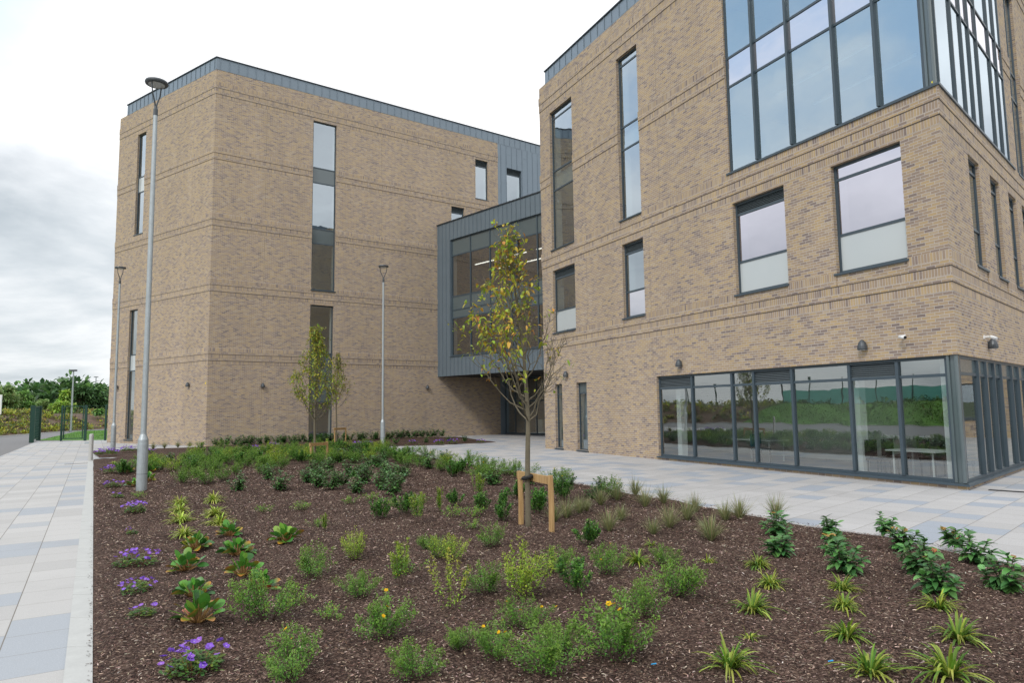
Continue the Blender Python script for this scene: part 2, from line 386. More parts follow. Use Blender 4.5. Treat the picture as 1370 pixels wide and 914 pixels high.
def window(W, parent, s0, s1, z0, z1, trans=(), mull=(), kinds=None, depth=0.13, fw=0.072, sill=True, g=None, cap=0.0, label=None, mw=None, sillout=0.06, head=None):
    """frame with transoms (z) and mullions (s); kinds[(row, col)] from the bottom left: glass | panel | louvre | frost | bright"""
    g = g or GLASS; mw = mw or fw; fr = MB(); D = -depth
    def bar(a, b, c, d, out=0.0): W.box(fr, a, b, c, d, D - 0.07, D + out)
    bar(s0, s0 + fw, z0, z1); bar(s1 - fw, s1, z0, z1)
    bar(s0 + fw, s1 - fw, z0, z0 + fw, -.002); bar(s0 + fw, s1 - fw, z1 - fw, z1, -.002)
    S = [s0 + fw / 2] + sorted(mull) + [s1 - fw / 2]; Z = [z0 + fw / 2] + sorted(trans) + [z1 - fw / 2]
    for m in mull: bar(m - mw / 2, m + mw / 2, z0 + fw, z1 - fw, cap)
    for r in Z[1:-1]:
        for a, b in zip(S, S[1:]): bar(a + mw / 2, b - mw / 2, r - fw / 2, r + fw / 2, -.003)
    root = obj('window', fr, FRAME, parent, label)
    if sill:
        lb_ = MB()
        W.box(lb_, s0 + .01, s0 + .05, z0 + .02, z1 - .02, D - .45, D - .085); W.box(lb_, s1 - .05, s1 - .01, z0 + .02, z1 - .02, D - .45, D - .085); W.box(lb_, s0 + .052, s1 - .052, z1 - .06, z1 - .02, D - .45, D - .085)
        obj('reveal_lining', lb_, WHITE, root)
    cells = []
    for i, (c, d) in enumerate(zip(Z, Z[1:])):
        for j, (a, b) in enumerate(zip(S, S[1:])):
            k = (kinds or {}).get((i, j), (kinds or {}).get((i, None), 'glass'))
            mb = MB(); cells.append((k, mb))
            a_, b_, c_, d_ = a + mw / 2 - .004, b - mw / 2 + .004, c + fw / 2 - .004, d - fw / 2 + .004
            if k == 'louvre':
                W.box(mb, a_, b_, c_, d_, D - .07, D - .06)
                n = max(3, int((d_ - c_) / .045))
                for q in range(n):
                    zz = c_ + (q + .1) * (d_ - c_) / n; h = (d_ - c_) / n * .62
                    mb.hexa([W.pt(a_, zz, D - .045), W.pt(b_, zz, D - .045), W.pt(b_, zz, D - .012), W.pt(a_, zz, D - .012),
                             W.pt(a_, zz + h, D - .058), W.pt(b_, zz + h, D - .058), W.pt(b_, zz + h, D - .045), W.pt(a_, zz + h, D - .045)])
            elif k in ('panel', 'frost'):
                W.box(mb, a_, b_, c_, d_, D - .05, D - .025)
            elif k in ('bright',):
                W.quad(mb, a_, b_, c_, d_, D - .03)
            else:
                W.quad(mb, a_, b_, c_, d_, D - .03)
    names = dict(glass='pane', panel='spandrel_panel', louvre='louvre', frost='frosted_pane', bright='spandrel_pane')
    mats = dict(glass=g, panel=PANEL, louvre=LOUV, frost=FROST, bright=SPANG)
    for k, mb in cells: obj(names[k], mb, mats[k], root)
    if sill:
        sb = MB(); W.box(sb, s0 - .05, s1 + .05, z0 - .055, z0 - .004, -.13, sillout); obj('sill', sb, FRAME, root)
    return root
def poly_inset(pts, d):
    out = []; n = len(pts)
    area = sum(pts[i][0] * pts[(i + 1) % n][1] - pts[(i + 1) % n][0] * pts[i][1] for i in range(n))
    sg = 1 if area > 0 else -1
    for i in range(n):
        p0, p1, p2 = (np.array(pts[k % n][:2], float) for k in (i - 1, i, i + 1))
        d1 = (p1 - p0) / np.linalg.norm(p1 - p0); d2 = (p2 - p1) / np.linalg.norm(p2 - p1)
        n1 = sg * np.array([-d1[1], d1[0]]); n2 = sg * np.array([-d2[1], d2[0]])
        A = np.array([n1, n2]); b = np.array([n1 @ p1 + d, n2 @ p1 + d]); out.append(np.linalg.solve(A, b))
    return out
def slab(mb, pts, z0, z1, mi=0):
    n = len(pts)
    mb.face([(p[0], p[1], z1) for p in pts], [(p[0], p[1]) for p in pts], mi)
    mb.face([(p[0], p[1], z0) for p in reversed(pts)], [(p[0], p[1]) for p in reversed(pts)], mi)
    for i in range(n):
        a, b = pts[i], pts[(i + 1) % n]
        mb.face([(a[0], a[1], z0), (b[0], b[1], z0), (b[0], b[1], z1), (a[0], a[1], z1)], None, mi)
def parapet(W, parent, s0, s1, z0, z1, step, d=0.03, m0=0, m1=0, shift=0.0):
    mb = MB(); W.box(mb, s0, s1, z0 + .002, z1 - .05, d - .08, d)
    W.box(mb, s0, s1, z0 - .03, z0 + .03, d - .07, d + .02)
    k = int((s1 - s0) / step)
    for i in range(k + 1):
        x = s0 + shift + i * step
        if x < s1 - .03: W.box(mb, x - .012, x + .012, z0 + .032, z1 - .052, d, d + .028)
    p = obj('parapet', mb, ZINC, parent)
    cb = MB(); W.box(cb, s0 - .03 - m0, s1 + .03 + m1, z1 - .05, z1, d - .45, d + .06); obj('coping', cb, COPING, p)

# ------------------------------------------------------------------ right building
AZA, AZB = -25.8, 45.64
PA = ground(1294.4, 656); PA[2] = 0
A = Wall(PA, AZA); B = Wall(PA, AZB)
PE = A.pt(20.03, 0); PEb = PE + 14 * np.array([math.sin(R(15)), math.cos(R(15)), 0]); PBe = B.pt(26, 0); PB2 = PBe + np.array([math.sin(R(-30)), math.cos(R(-30)), 0]) * 18
rb = thing('school_building', 'buff brick school block at right with glazed upper corner and ground-floor glazing', 'building', PA)
ZT = 18.26
win_A = [  # s0 s1 z0 z1
    (16.88, 19.0, 9.61, 16.55), (11.76, 13.2, 9.60, 16.55), (16.9, 18.97, 5.54, 8.58), (11.72, 13.15, 5.54, 8.58), (4.74, 6.87, 5.54, 8.57), (1.02, 3.08, 5.54, 8.57),
    (18.28, 18.98, .08, 3.08), (16.12, 17.0, .08, 3.08)]
strip_A = (0.0, 11.17, 0.075, 3.09); cw_A = (0.0, 6.95, 9.62, 17.0)
holes_A = win_A + [strip_A, cw_A]
holes_Anostop = holes_A
SHADE_SEAL = simple('shade_line_sealant', (0.10, 0.085, 0.07), 0.9)
mb = MB(); wall_holes(A, mb, 0, 20.03, -.25, ZT, holes_A); wa = obj('brick_wall', mb, BRICK, rb)
mA = math.tan(R(90 - 71.44 / 2))     # mitre factor at the acute corner
LV = [5.19, 9.24, 13.30, 17.36]
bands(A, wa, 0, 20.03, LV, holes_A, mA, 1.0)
# movement joints
mb = MB()
for s_, z0_, z1_ in ((11.35, 3.2, 4.55), (11.35, 5.6, 8.6), (15.9, 9.7, 12.6), (10.6, 9.7, 12.6), (10.6, 13.8, 16.7), (15.9, 13.8, 16.7), (15.9, 5.6, 8.6)): A.box(mb, s_ - .006, s_ + .006, z0_, z1_, -.01, .003)
obj('movement_joint', mb, simple('movement_sealant', (0.24, 0.2, 0.16), 0.9), wa)
for k, (s0, s1, z0, z1) in enumerate(win_A):
    if k < 2: window(A, rb, s0, s1, z0, z1, trans=(12.58, 13.55, 16.2), g=GLASS)
    elif k < 6:
        top = 'louvre' if k in (2, 3, 4) else 'glass'
        window(A, rb, s0, s1, z0, z1, trans=(6.6, 8.17), kinds={(0, 0): 'frost' if k != 3 else 'bright', (2, 0): top if top == 'louvre' else 'glass'}, g=GLASSL if k > 3 else GLASS)
    else: window(A, rb, s0, s1, z0, z1, trans=(2.6,), kinds={(1, 0): 'glass' if k == 6 else 'panel'}, g=GLASS, fw=.05)
# ground-floor strip on A
window(A, rb, 0.30, 11.17, .13, 3.09, trans=(2.63,), mull=(9.30, 7.35, 6.40, 4.89, 2.95, 1.57), kinds={(1, 6): 'louvre', (1, 3): 'louvre', (1, 1): 'louvre'},
       depth=.10, fw=.075, mw=.085, cap=.03, g=GLASSG, sill=False)
SB = [0.30, .75, 1.93, 2.79, 3.68, 4.55, 5.94, 6.90, 7.7, 8.9, 9.8, 10.7, 12.0]
window(B, rb, 0.30, 12.2, .13, 3.09, trans=(2.66,), mull=(1.93, 2.79, 3.68, 4.55, 5.94, 6.90, 8.1, 9.3, 10.4, 11.3), depth=.04, fw=.07, mw=.06, cap=.045, g=GLASSG, sill=False,
       kinds={(1, None): 'panel'})
def cornerpost(z0, z1, name):
    mb = MB()
    a1, a2 = A.pt(.30, 0, -.09), A.pt(0, 0, -.0); b1 = B.pt(.30, 0, -.09)
    c = poly_inset([PA[:2], A.pt(8, 0)[:2], B.pt(8, 0)[:2]], 0.075)[0]
    i1 = A.pt(.30, 0, -.16); i2 = B.pt(.30, 0, -.16); pA = A.pt(.30, 0, -.075); pB = B.pt(.30, 0, -.075)
    pts = [pA, np.array([c[0], c[1], 0]), pB, i2, i1]
    slab(mb, [p[:2] for p in pts], z0, z1)
    for W in (A, B):
        for s_ in (.26,): W.box(mb, s_ - .03, s_ + .03, z0 + .01, z1 - .01, -.09, -.04)
    mx = c + (np.array(PA[:2]) - c) * .25
    mb.tube([(mx[0], mx[1], z0 + .01), (mx[0], mx[1], z1 - .01)], .045, 8)
    return obj(name, mb, PANEL, rb)
cornerpost(.13, 3.09, 'corner_post'); cornerpost(9.62, 17.0, 'corner_post')
for W in (A, B):
    e = mA * .075
    mb = MB(); L = 11.22 if W is A else 12.25
    mb.hexa([W.pt(-e, .078, .075), W.pt(L, .078, .075), W.pt(L, .078, -.2), W.pt(.5, .078, -.2), W.pt(-e, .128, .075), W.pt(L, .128, .075), W.pt(L, .128, -.2), W.pt(.5, .128, -.2)]); obj('sill', mb, FRAME, rb)
    mb = MB(); L = 7.02 if W is A else 8.8
    mb.hexa([W.pt(-e, 9.555, .075), W.pt(L, 9.555, .075), W.pt(L, 9.555, -.2), W.pt(.5, 9.555, -.2), W.pt(-e, 9.615, .075), W.pt(L, 9.615, .075), W.pt(L, 9.615, -.2), W.pt(.5, 9.615, -.2)]); obj('sill', mb, FRAME, rb)
# corner curtain wall
window(A, rb, .30, 6.95, 9.62, 17.0, trans=(12.57, 13.57, 16.6), mull=(5.75, 4.38, 2.81, 1.54), kinds={(1, None): 'bright'}, depth=.06, fw=.07, mw=.075, cap=.07, g=GLASSB, sill=False)
window(B, rb, .30, 8.45, 9.62, 17.0, trans=(12.57, 13.57, 16.6), mull=(1.86, 2.93, 3.83, 4.79, 6.5, 7.5), kinds={(1, None): 'bright'}, depth=.0, fw=.06, mw=.055, cap=.02, g=GLASS, sill=False)
# facade B
win_B = [(2.58, 3.78, 5.55, 8.55), (5.08, 6.28, 5.56, 8.56), (7.6, 8.8, 5.56, 8.58), (9.74, 10.94, 5.56, 8.6), (12.2, 13.4, 5.56, 8.6), (9.55, 11.3, 9.62, 16.6), (13.2, 14.4, 9.62, 13.0)]
holes_B = win_B + [(0, 12.2, .075, 3.09), (0, 8.45, 9.62, 17.0)]
mb = MB(); wall_holes(B, mb, 0, 26, -.25, ZT, holes_B, .17); wb = obj('brick_wall', mb, BRICK, rb)
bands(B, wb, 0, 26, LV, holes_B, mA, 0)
for k, (s0, s1, z0, z1) in enumerate(win_B):
    window(B, rb, s0, s1, z0, z1, trans=(12.57, 13.57) if k == 5 else (6.6, 8.2) if k < 5 else (12.0,), depth=.09, fw=.06, mull=((s0 + s1) / 2,) if k == 5 else ())
# hidden sides, roof, floors
mb = MB()
for p, q in ((PE, PEb), (PEb, PB2), (PB2, PBe)):
    L = np.linalg.norm(q - p); mb.face([(*p[:2], -.25), (*q[:2], -.25), (*q[:2], ZT), (*p[:2], ZT)], [(0, -.25), (L, -.25), (L, ZT), (0, ZT)])
obj('rear_wall', mb, BRICK, rb)
foot = [PA[:2], PBe[:2], PB2[:2], PEb[:2], PE[:2]]
ins = poly_inset(foot, .33); core = poly_inset(foot, 6.5)
mb = MB(); slab(mb, poly_inset(foot, .02), ZT - .3, ZT - .02); obj('roof', mb, ROOFM, rb)
for z0, z1 in ((3.12, 4.6), (8.62, 9.52), (12.7, 13.45), (16.75, 17.2)):
    mb = MB(); slab(mb, ins, z0, z1); obj('floor_slab', mb, CEIL, rb)
mb = MB(); slab(mb, ins, -.1, .03); obj('ground_floor', mb, CARPET, rb)
for z0, z1 in ((.03, 3.12), (4.6, 8.62), (9.52, 12.7), (13.45, 16.75)):
    mb = MB()
    core = poly_inset(foot, 4.6 if z0 < 1 else 6.5); n = len(core)
    for i in range(n):
        a, b = core[i], core[(i + 1) % n]; mb.face([(*a, z0), (*b, z0), (*b, z1), (*a, z1)])
    for s_ in ((8.6, 15.0) if z0 > 1 else ()):
        A.box(mb, s_ - .08, s_ + .08, z0, z1, -6.3, -.6)
    obj('inner_wall', mb, INTW, rb)
# white columns behind the ground glazing
for s_ in (10.55, 3.12, .62):
    mb = MB(); A.box(mb, s_ - .12, s_ + .12, .03, 3.12, -.75, -.5); obj('column', mb, WHITE, rb)
mb = MB()
for z_ in (12.35, 16.4):
    for dd in (-1.6, -3.4): A.box(mb, 2.6, 6.3, z_, z_ + .06, dd - .06, dd + .06)
obj('ceiling_light', mb, simple('light_strip', (.85, .87, .87), .4), rb)
parapet(A, rb, 0.0, 19.42, ZT, 18.95, .56, d=-.02)
parapet(B, rb, 0.0, 25.5, ZT, 18.95, .56, d=-.02)
mb = MB(); e = A.pt(19.42, 0, -.1)
for a, b in ((A.pt(19.42, 0, -.02), A.pt(19.42, 0, -5)),):
    mb.face([(*a[:2], ZT), (*b[:2], ZT), (*b[:2], 18.93), (*a[:2], 18.93)])
obj('parapet', mb, ZINC, rb)

# ------------------------------------------------------------------ left building
K = .975
PD = ground(274.9, 596.5) * K; PD[2] = 0
Dw = Wall(PD, 53.56); Cw = Wall(PD, -54.52)
kz = lambda z: 2 + (z - 2) * K
ks = lambda s: s * K
lb = thing('school_building', 'big buff brick block at left with tall slit windows and grey zinc roof edge', 'building', PD)
ZD = kz(23.36); SC = ks(12.36); SD = 34.0; SZ = ks(21.49)
win_D = [(ks(6.25), ks(7.9), kz(9.95), kz(21.56)), (ks(6.22), ks(7.82), .16, kz(8.95)), (ks(19.33), ks(20.52), kz(18.42), kz(21.6)), (ks(17.1), ks(18.26), kz(14.3), kz(17.42))]
win_Z = (ks(22.38), ks(23.88), kz(18.2), kz(21.5))
mD = math.tan(R(90 - 108.08 / 2))
LD = [kz(z) for z in (5.46, 9.70, 13.78, 17.98, 22.17)]
mb = MB(); wall_holes(Dw, mb, 0, SZ, -.25, ZD, win_D); wd = obj('brick_wall', mb, BRICK, lb)
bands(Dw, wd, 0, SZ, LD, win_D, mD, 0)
mb = MB()
for z0_, z1_ in ((.1, 4.5), (5.6, 8.6), (9.7, 12.8), (14, 16.7), (18, 21)):
    for s_ in (3.1, 11.0): Dw.box(mb, s_ - .006, s_ + .006, z0_, z1_, -.01, .003)
    Cw.box(mb, 2.3, 2.312, z0_, z1_, -.01, .003)
obj('movement_joint', mb, bpy.data.materials['movement_sealant'], wd)
window(Dw, lb, *win_D[0], trans=(kz(13.13), kz(14.13), kz(17.3), kz(18.34)), kinds={(1, 0): 'panel', (3, 0): 'panel'})
window(Dw, lb, *win_D[1], trans=(kz(2.54), kz(5.0), kz(5.74)), kinds={(1, 0): 'panel', (2, 0): 'panel'}, g=GLASSG)
window(Dw, lb, *win_D[2], trans=(kz(21.1),), kinds={(1, 0): 'louvre'})
window(Dw, lb, *win_D[3], trans=(kz(16.95),), kinds={(1, 0): 'louvre'})
# zinc-clad part of the same facade
mb = MB(); wall_holes(Dw, mb, SZ, SD, -.25, ZD, [win_Z], .16)
x = SZ + .3; k = 0
while x < SD:
    segs = [(kz(4), ZD - .05)]
    if win_Z[0] - .02 < x < win_Z[1] + .02: segs = [(kz(4), win_Z[2]), (win_Z[3], ZD - .05)]
    for z0, z1 in segs: Dw.box(mb, x - .012, x + .012, z0, z1, .0, .028)
    for q in range(4):
        zz = kz(9 + q * 4.1 + (k % 3) * 1.3)
        if zz < ZD - .3 and not (win_Z[2] - .1 < zz < win_Z[3] + .1): Dw.box(mb, x + .014, x + .5, zz, zz + .012, 0, .008)
    x += .53; k += 1
obj('zinc_cladding', mb, ZINC, lb)
window(Dw, lb, *win_Z, trans=(kz(21.0),), kinds={(1, 0): 'louvre'}, sill=True)
win_C = [(ks(8.5), ks(9.65), kz(14.25), kz(21.47)), (ks(8.75), ks(9.84), .24, kz(9.02))]
mb = MB(); wall_holes(Cw, mb, 0, SC, -.25, ZD, win_C); wc = obj('brick_wall', mb, BRICK, lb)
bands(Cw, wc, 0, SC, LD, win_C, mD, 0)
window(Cw, lb, *win_C[0], trans=(kz(17.29), kz(18.38)), kinds={(1, 0): 'frost'})
window(Cw, lb, *win_C[1], trans=(kz(4.83), kz(5.93)), kinds={(1, 0): 'frost'}, g=GLASSG)
parapet(Dw, lb, .02, SD, ZD, kz(24.18), .535, d=-.02, shift=.2)
parapet(Cw, lb, .02, ks(11.42), ZD, kz(24.18), .535, d=-.02, shift=.2)
PCe = Cw.pt(SC, 0); PC2 = PCe + 24 * np.array([math.sin(R(36)), math.cos(R(36)), 0]); PDe = Dw.pt(SD, 0)
mb = MB()
for p, q in ((PCe, PC2), (PC2, PDe)):
    L = np.linalg.norm(q - p); mb.face([(*p[:2], -.25), (*q[:2], -.25), (*q[:2], ZD), (*p[:2], ZD)], [(0, -.25), (L, -.25), (L, ZD), (0, ZD)])
obj('rear_wall', mb, BRICK, lb)
mb = MB(); a, b = Cw.pt(ks(11.42), 0, -.02), Cw.pt(ks(11.42), 0, -6); mb.face([(*a[:2], ZD), (*b[:2], ZD), (*b[:2], kz(24.1)), (*a[:2], kz(24.1))]); obj('parapet', mb, ZINC, lb)
footD = [PD[:2], PDe[:2], PC2[:2], PCe[:2]]
mb = MB(); slab(mb, poly_inset(footD, .02), ZD - .3, ZD - .02); obj('roof', mb, ROOFM, lb)
insD = poly_inset(footD, .33); coreD = poly_inset(footD, 4.2)
for z0, z1 in ((kz(4.9), kz(5.8)), (kz(9.0), kz(9.9)), (kz(13.2), kz(14.05)), (kz(17.35), kz(18.25)), (kz(21.7), kz(22.1))):
    mb = MB(); slab(mb, insD, z0, z1); obj('floor_slab', mb, CEIL, lb)
mb = MB(); slab(mb, insD, -.1, .03); obj('ground_floor', mb, CARPET, lb)
mb = MB()
for i in range(4):
    a, b = coreD[i], coreD[(i + 1) % 4]; mb.face([(*a, .03), (*b, .03), (*b, ZD - .3), (*a, ZD - .3)])
obj('inner_wall', mb, INTW, lb)

# ------------------------------------------------------------------ link bridge
s_br = ks(15.85); P0 = Dw.pt(s_br, 0)
BR = Wall(P0, 136.6)
lk = thing('link_bridge', 'raised dark zinc-clad link bridge with a wide glazed front between the two brick blocks', 'bridge', P0)
LB, ZB0, ZB1 = 12.5, kz(4.33), kz(15.72)
gl = (ks(1.55), 12.2, kz(5.74), kz(14.3))
mb = MB(); wall_holes(BR, mb, 0, LB, ZB0, ZB1, [gl], .2)
x = .18
while x < LB:
    segs = [(ZB0, ZB1 - .06)] if x < gl[0] else [(ZB0, gl[2]), (gl[3], ZB1 - .06)]
    for a, b in segs: BR.box(mb, x - .012, x + .012, a + .002, b - .002, 0, .03)
    x += .43
obj('zinc_cladding', mb, ZINCD, lk)
mb = MB(); BR.box(mb, -.05, LB, ZB1 - .06, ZB1, -.4, .07); obj('coping', mb, COPING, lk)
DB = 12.0  # bridge depth stretched out of view to keep daylight from under it
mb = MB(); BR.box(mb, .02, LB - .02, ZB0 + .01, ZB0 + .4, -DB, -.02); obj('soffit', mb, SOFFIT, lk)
mb = MB(); BR.box(mb, .02, LB - .02, ZB1 - .5, ZB1 - .07, -DB, -.22); obj('roof', mb, ROOFM, lk)
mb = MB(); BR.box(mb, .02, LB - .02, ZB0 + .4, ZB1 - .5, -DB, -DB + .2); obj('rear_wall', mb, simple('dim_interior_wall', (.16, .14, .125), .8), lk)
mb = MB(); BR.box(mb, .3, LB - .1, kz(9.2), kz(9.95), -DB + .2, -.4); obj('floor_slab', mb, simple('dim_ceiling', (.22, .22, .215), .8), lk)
ms = [ks(3.70), ks(5.78), ks(7.9), ks(10.35), 11.6]
w = window(BR, lk, *gl, trans=(kz(8.5), kz(9.09), kz(10.08), kz(13.1)), mull=ms, kinds={(4, None): 'panel', (2, None): 'panel', (1, None): 'panel'}, depth=.12, fw=.09, mw=.09, cap=.02, sill=True,
           g=glass_mat('bridge_glass', .30, (.45, .47, .45)))
LIT = bpy.data.materials.new('lit_strip'); LIT.use_nodes = True
_e = LIT.node_tree.nodes['Principled BSDF']; _e.inputs['Emission Color'].default_value = (1, .97, .9, 1); _e.inputs['Emission Strength'].default_value = 2.2
for dd in (-2.0, -4.2):
    mb = MB()
    for a in (1.9, 5.0, 8.2): BR.box(mb, a, a + 2.2, kz(12.65), kz(12.65) + .05, dd - .05, dd + .05)
    obj('ceiling_light', mb, LIT, lk)
# glazed entrance screen under the bridge
sg = ks(21.9); GS = Wall(Dw.pt(sg, 0), 136.6)
window(GS, lk, .05, 9.5, .03, ZB0, trans=(2.5,), mull=(1.15, 2.2, 3.4, 4.6, 5.8, 7.0, 8.2), depth=.0, fw=.1, mw=.09, g=GLASSG, sill=False, label='glazed entrance screen in the shade under the bridge')
mb = MB(); GS.box(mb, .0, 9.4, -.05, .03, -6, -.1); obj('floor', mb, CARPET, lk)
mb = MB(); GS.box(mb, .0, 9.4, .03, ZB0, -5.0, -4.9); GS.box(mb, 2.3, 3.0, .03, 1.1, -1.6, -1.0); obj('inner_wall', mb, INTW, lk)

# ------------------------------------------------------------------ wall lights and cameras
def wall_light(W, s_, z_, label):
    mb = MB(); mb.smooth = False
    c = W.pt(s_, z_, .10); prof = [(.115, -.12), (.125, -.09), (.118, -.02), (.088, .07), (.045, .13), (.012, .15)]
    mb.lathe(prof, c, 16)
    r = obj('wall_light', mb, LAMPM); tag(r, label, 'wall light', 'cone wall lights on the brick')
    b = MB(); W.box(b, s_ - .05, s_ + .05, z_ - .08, z_ + .06, .0, .06); obj('bracket', b, FRAME, r)
    b = MB(); b.lathe([(.10, -.128), (.10, -.122)], c, 16); obj('diffuser', b, DIFF, r)
wall_light(A, 17.77, 3.5, 'dark cone wall light above the paired slim ground windows of the right block')
wall_light(A, 9.73, 3.5, 'dark cone wall light over the far end of the ground-floor glazing')
wall_light(A, 2.36, 3.5, 'dark cone wall light over the near end of the ground-floor glazing beside a white camera')
wall_light(B, 3.21, 3.5, 'dark cone wall light around the corner on the right-hand face')
wall_light(Dw, ks(3.23), kz(3.6), 'dark cone wall light between the left block corner and the slit window')
wall_light(Dw, ks(14.94), kz(3.57), 'dark cone wall light next to the foot of the zinc link bridge')
wall_light(Cw, ks(2.0), kz(3.67), 'dark cone wall light on the left block just left of its corner')
wall_light(Cw, ks(11.06), kz(3.78), 'dark cone wall light at the far left end of the left block')
def cctv(W, s_, z_, label, sgn=1):
    mb = MB(); W.box(mb, s_ - .04, s_ + .04, z_ - .045, z_ + .045, 0, .025)
    p = [W.pt(s_, z_, .03), W.pt(s_, z_, .12)]; mb.tube(p, .025, 8)
    r = obj('security_camera', mb, WHITE); tag(r, label, 'camera')
    b = MB(); b.smooth = True; c = W.pt(s_ - sgn * .02, z_ - .01, .17); q = c + W.t * sgn * -.15 + W.n * .06 - np.array([0, 0, .03])
    b.tube([c - (q - c) * .3, c - (q - c) * .25, q, q + (q - c) * .03], [.015, .042, .045, .02], 12); obj('camera_body', b, WHITE, r)
    b = MB(); b.tube([q + (q - c) * .02, q + (q - c) * .06], .04, 10); obj('lens', b, TIE, r)
cctv(A, 1.25, 3.62, 'small white security camera on the brick left of the building corner')
cctv(B, 2.75, 3.66, 'small white security camera beside the wall light around the corner', -1)
for W, s_, z_, lab in ((Cw, -.0 + .15, kz(3.7), 'tiny yellow survey marker on the left block near its corner'), (A, .12, 9.72, 'tiny yellow marker on the corner post above the brick ledge')):
    mb = MB(); c = W.pt(s_, z_, .01 if W is Cw else -.05); mb.tube([c, c + W.n * .012], .05 if W is Cw else .03, 10); tag(obj('marker', mb, YEL), lab, 'marker')

# ------------------------------------------------------------------ room furniture behind the ground glazing
def table(W, s0, s1, d0, d1, label):
    r = thing('meeting_table', label, 'table', W.pt((s0 + s1) / 2, .03, (d0 + d1) / 2))
    mb = MB(); W.box(mb, s0, s1, .74, .77, d0, d1); obj('tabletop', mb, WHITE, r)
    for a in (s0 + .15, s1 - .15):
        for d in (d0 + .12, d1 - .12):
            mb = MB(); W.box(mb, a - .016, a + .016, .03, .74, d - .016, d + .016); obj('leg', mb, WHITE, r)
table(A, 1.1, 2.45, -1.65, -.65, 'white meeting table just inside the corner glazing')
table(A, 7.6, 9.4, -2.8, -1.9, 'white table inside the ground floor further along the glazing')
def chair(W, s_, d_, face, label, m=None, grp='chairs inside the ground-floor room'):
    r = thing('office_chair', label, 'chair', W.pt(s_, .03, d_), grp)
    def lb_(mb, x0, x1, y0, y1, z0, z1): W.box(mb, s_ + face * x0 if face > 0 else s_ - x1, s_ + x1 if face > 0 else s_ - x0, z0, z1, d_ + y0, d_ + y1)
    mb = MB(); lb_(mb, -.22, .22, -.23, .23, .46, .52); obj('seat', mb, m or CHAIRM, r)
    mb = MB(); lb_(mb, -.26, -.2, -.22, .22, .55, 1.0); lb_(mb, -.25, -.21, -.04, .04, .5, .6); obj('backrest', mb, m or CHAIRM, r)
    for x in (-.19, .19):
        for y in (-.19, .19):
            mb = MB(); lb_(mb, x - .015, x + .015, y - .015, y + .015, .03, .46); obj('leg', mb, CHAIRM, r)
chair(A, 2.75, -.8, -1, 'dark chair at the far end of the corner meeting table, nearest the glass')
chair(A, 2.72, -1.45, -1, 'dark chair at the far end of the corner meeting table, one back from the glass')
chair(A, 2.1, -2.05, -1, 'dark chair behind the corner meeting table')
chair(A, 1.35, -2.05, -1, 'dark chair behind the near end of the corner meeting table')
chair(A, .85, -1.2, 1, 'dark chair by the near end of the corner meeting table')
chair(A, 7.7, -1.6, -1, 'blue chair by the second table inside the ground floor', simple('blue_fabric', (.03, .10, .14), .8))
# ------------------------------------------------------------------ ground and surfaces
LE = lambda y: -24.59 - (y - 33.27) * .588
KL = lambda y: -3.16 - (y - 5.34) * .607
RE = lambda y: 2.48 - .478 * (y - 16.21)
def sheet(name, pts, z, m, thick=0.0, grid=None):
    mb = MB(); mb.face([(p[0], p[1], z) for p in pts], [(p[0], p[1]) for p in pts]); return struct(name, mb, m)
sheet('ground', [(-1800, -1800), (1800, -1800), (1800, 1800), (-1800, 1800)], -.06, FIELD)
sheet('path', [(LE(-8), -8), (KL(-8) - .2, -8), (KL(31.2) - .2, 31.2), (-18.9, 31.4), (-23.5, 39), (-20, 46), (-27, 52), (LE(51.5), 51.5)], 0, PAVL)
sheet('plaza', [(KL(-8), -8), (45, -8), (45, 75), (-15, 75), (-19, 46), (-23.5, 39), (-18.9, 31.4), (KL(31.2) - .2, 31.2), (KL(-8) - .2, -8)], -.004, PAVR)
sheet('road', [(LE(-20), -20), (LE(52), 52), (-37.5, 56), (-49.5, 80), (-47.5, 82), (-40, 95), (-70, 95), (-60, -20)], -.02, ASPH)
sheet('lawn', [(-36.6, 53.2), (-37.6, 55.5), (-50.0, 79.6), (-47.5, 81.5), (-36, 84), (-24, 52.5), (-31, 51.6)], -.012, GRASSM)
mb = MB()
for i in range(36):
    y0, y1 = 1.0 + i * .85, 1.0 + i * .85 + .843
    mb.hexa([(KL(y0) - .22, y0, -.05), (KL(y0), y0, -.05), (KL(y1), y1, -.05), (KL(y1) - .22, y1, -.05), (KL(y0) - .22, y0, .012), (KL(y0), y0, .012), (KL(y1), y1, .012), (KL(y1) - .22, y1, .012)])
struct('kerb', mb, CONC)
mb = MB()
for i in range(40):
    y0, y1 = .5 + i * .9, .5 + i * .9 + .895
    mb.hexa([(RE(y0), y0, -.05), (RE(y0) + .06, y0, -.05), (RE(y1) + .06, y1, -.05), (RE(y1), y1, -.05), (RE(y0), y0, .015), (RE(y0) + .06, y0, .015), (RE(y1) + .06, y1, .015), (RE(y1), y1, .015)])
mb2 = [(-18.3, 30.1), (-14.93, 31.3), (-11.67, 33.1), (-9.08, 34.8), (-7.2, 36.4)]
for a, b in zip(mb2, mb2[1:]):
    d = np.array(b) - np.array(a); nrm = np.array([-d[1], d[0]]) / np.linalg.norm(d) * .16
    c = [(*a, -.05), (*b, -.05), (*(np.array(b) + nrm), -.05), (*(np.array(a) + nrm), -.05)]
    mb.hexa(c + [(p[0], p[1], .035) for p in c])
struct('edging', mb, CONC)

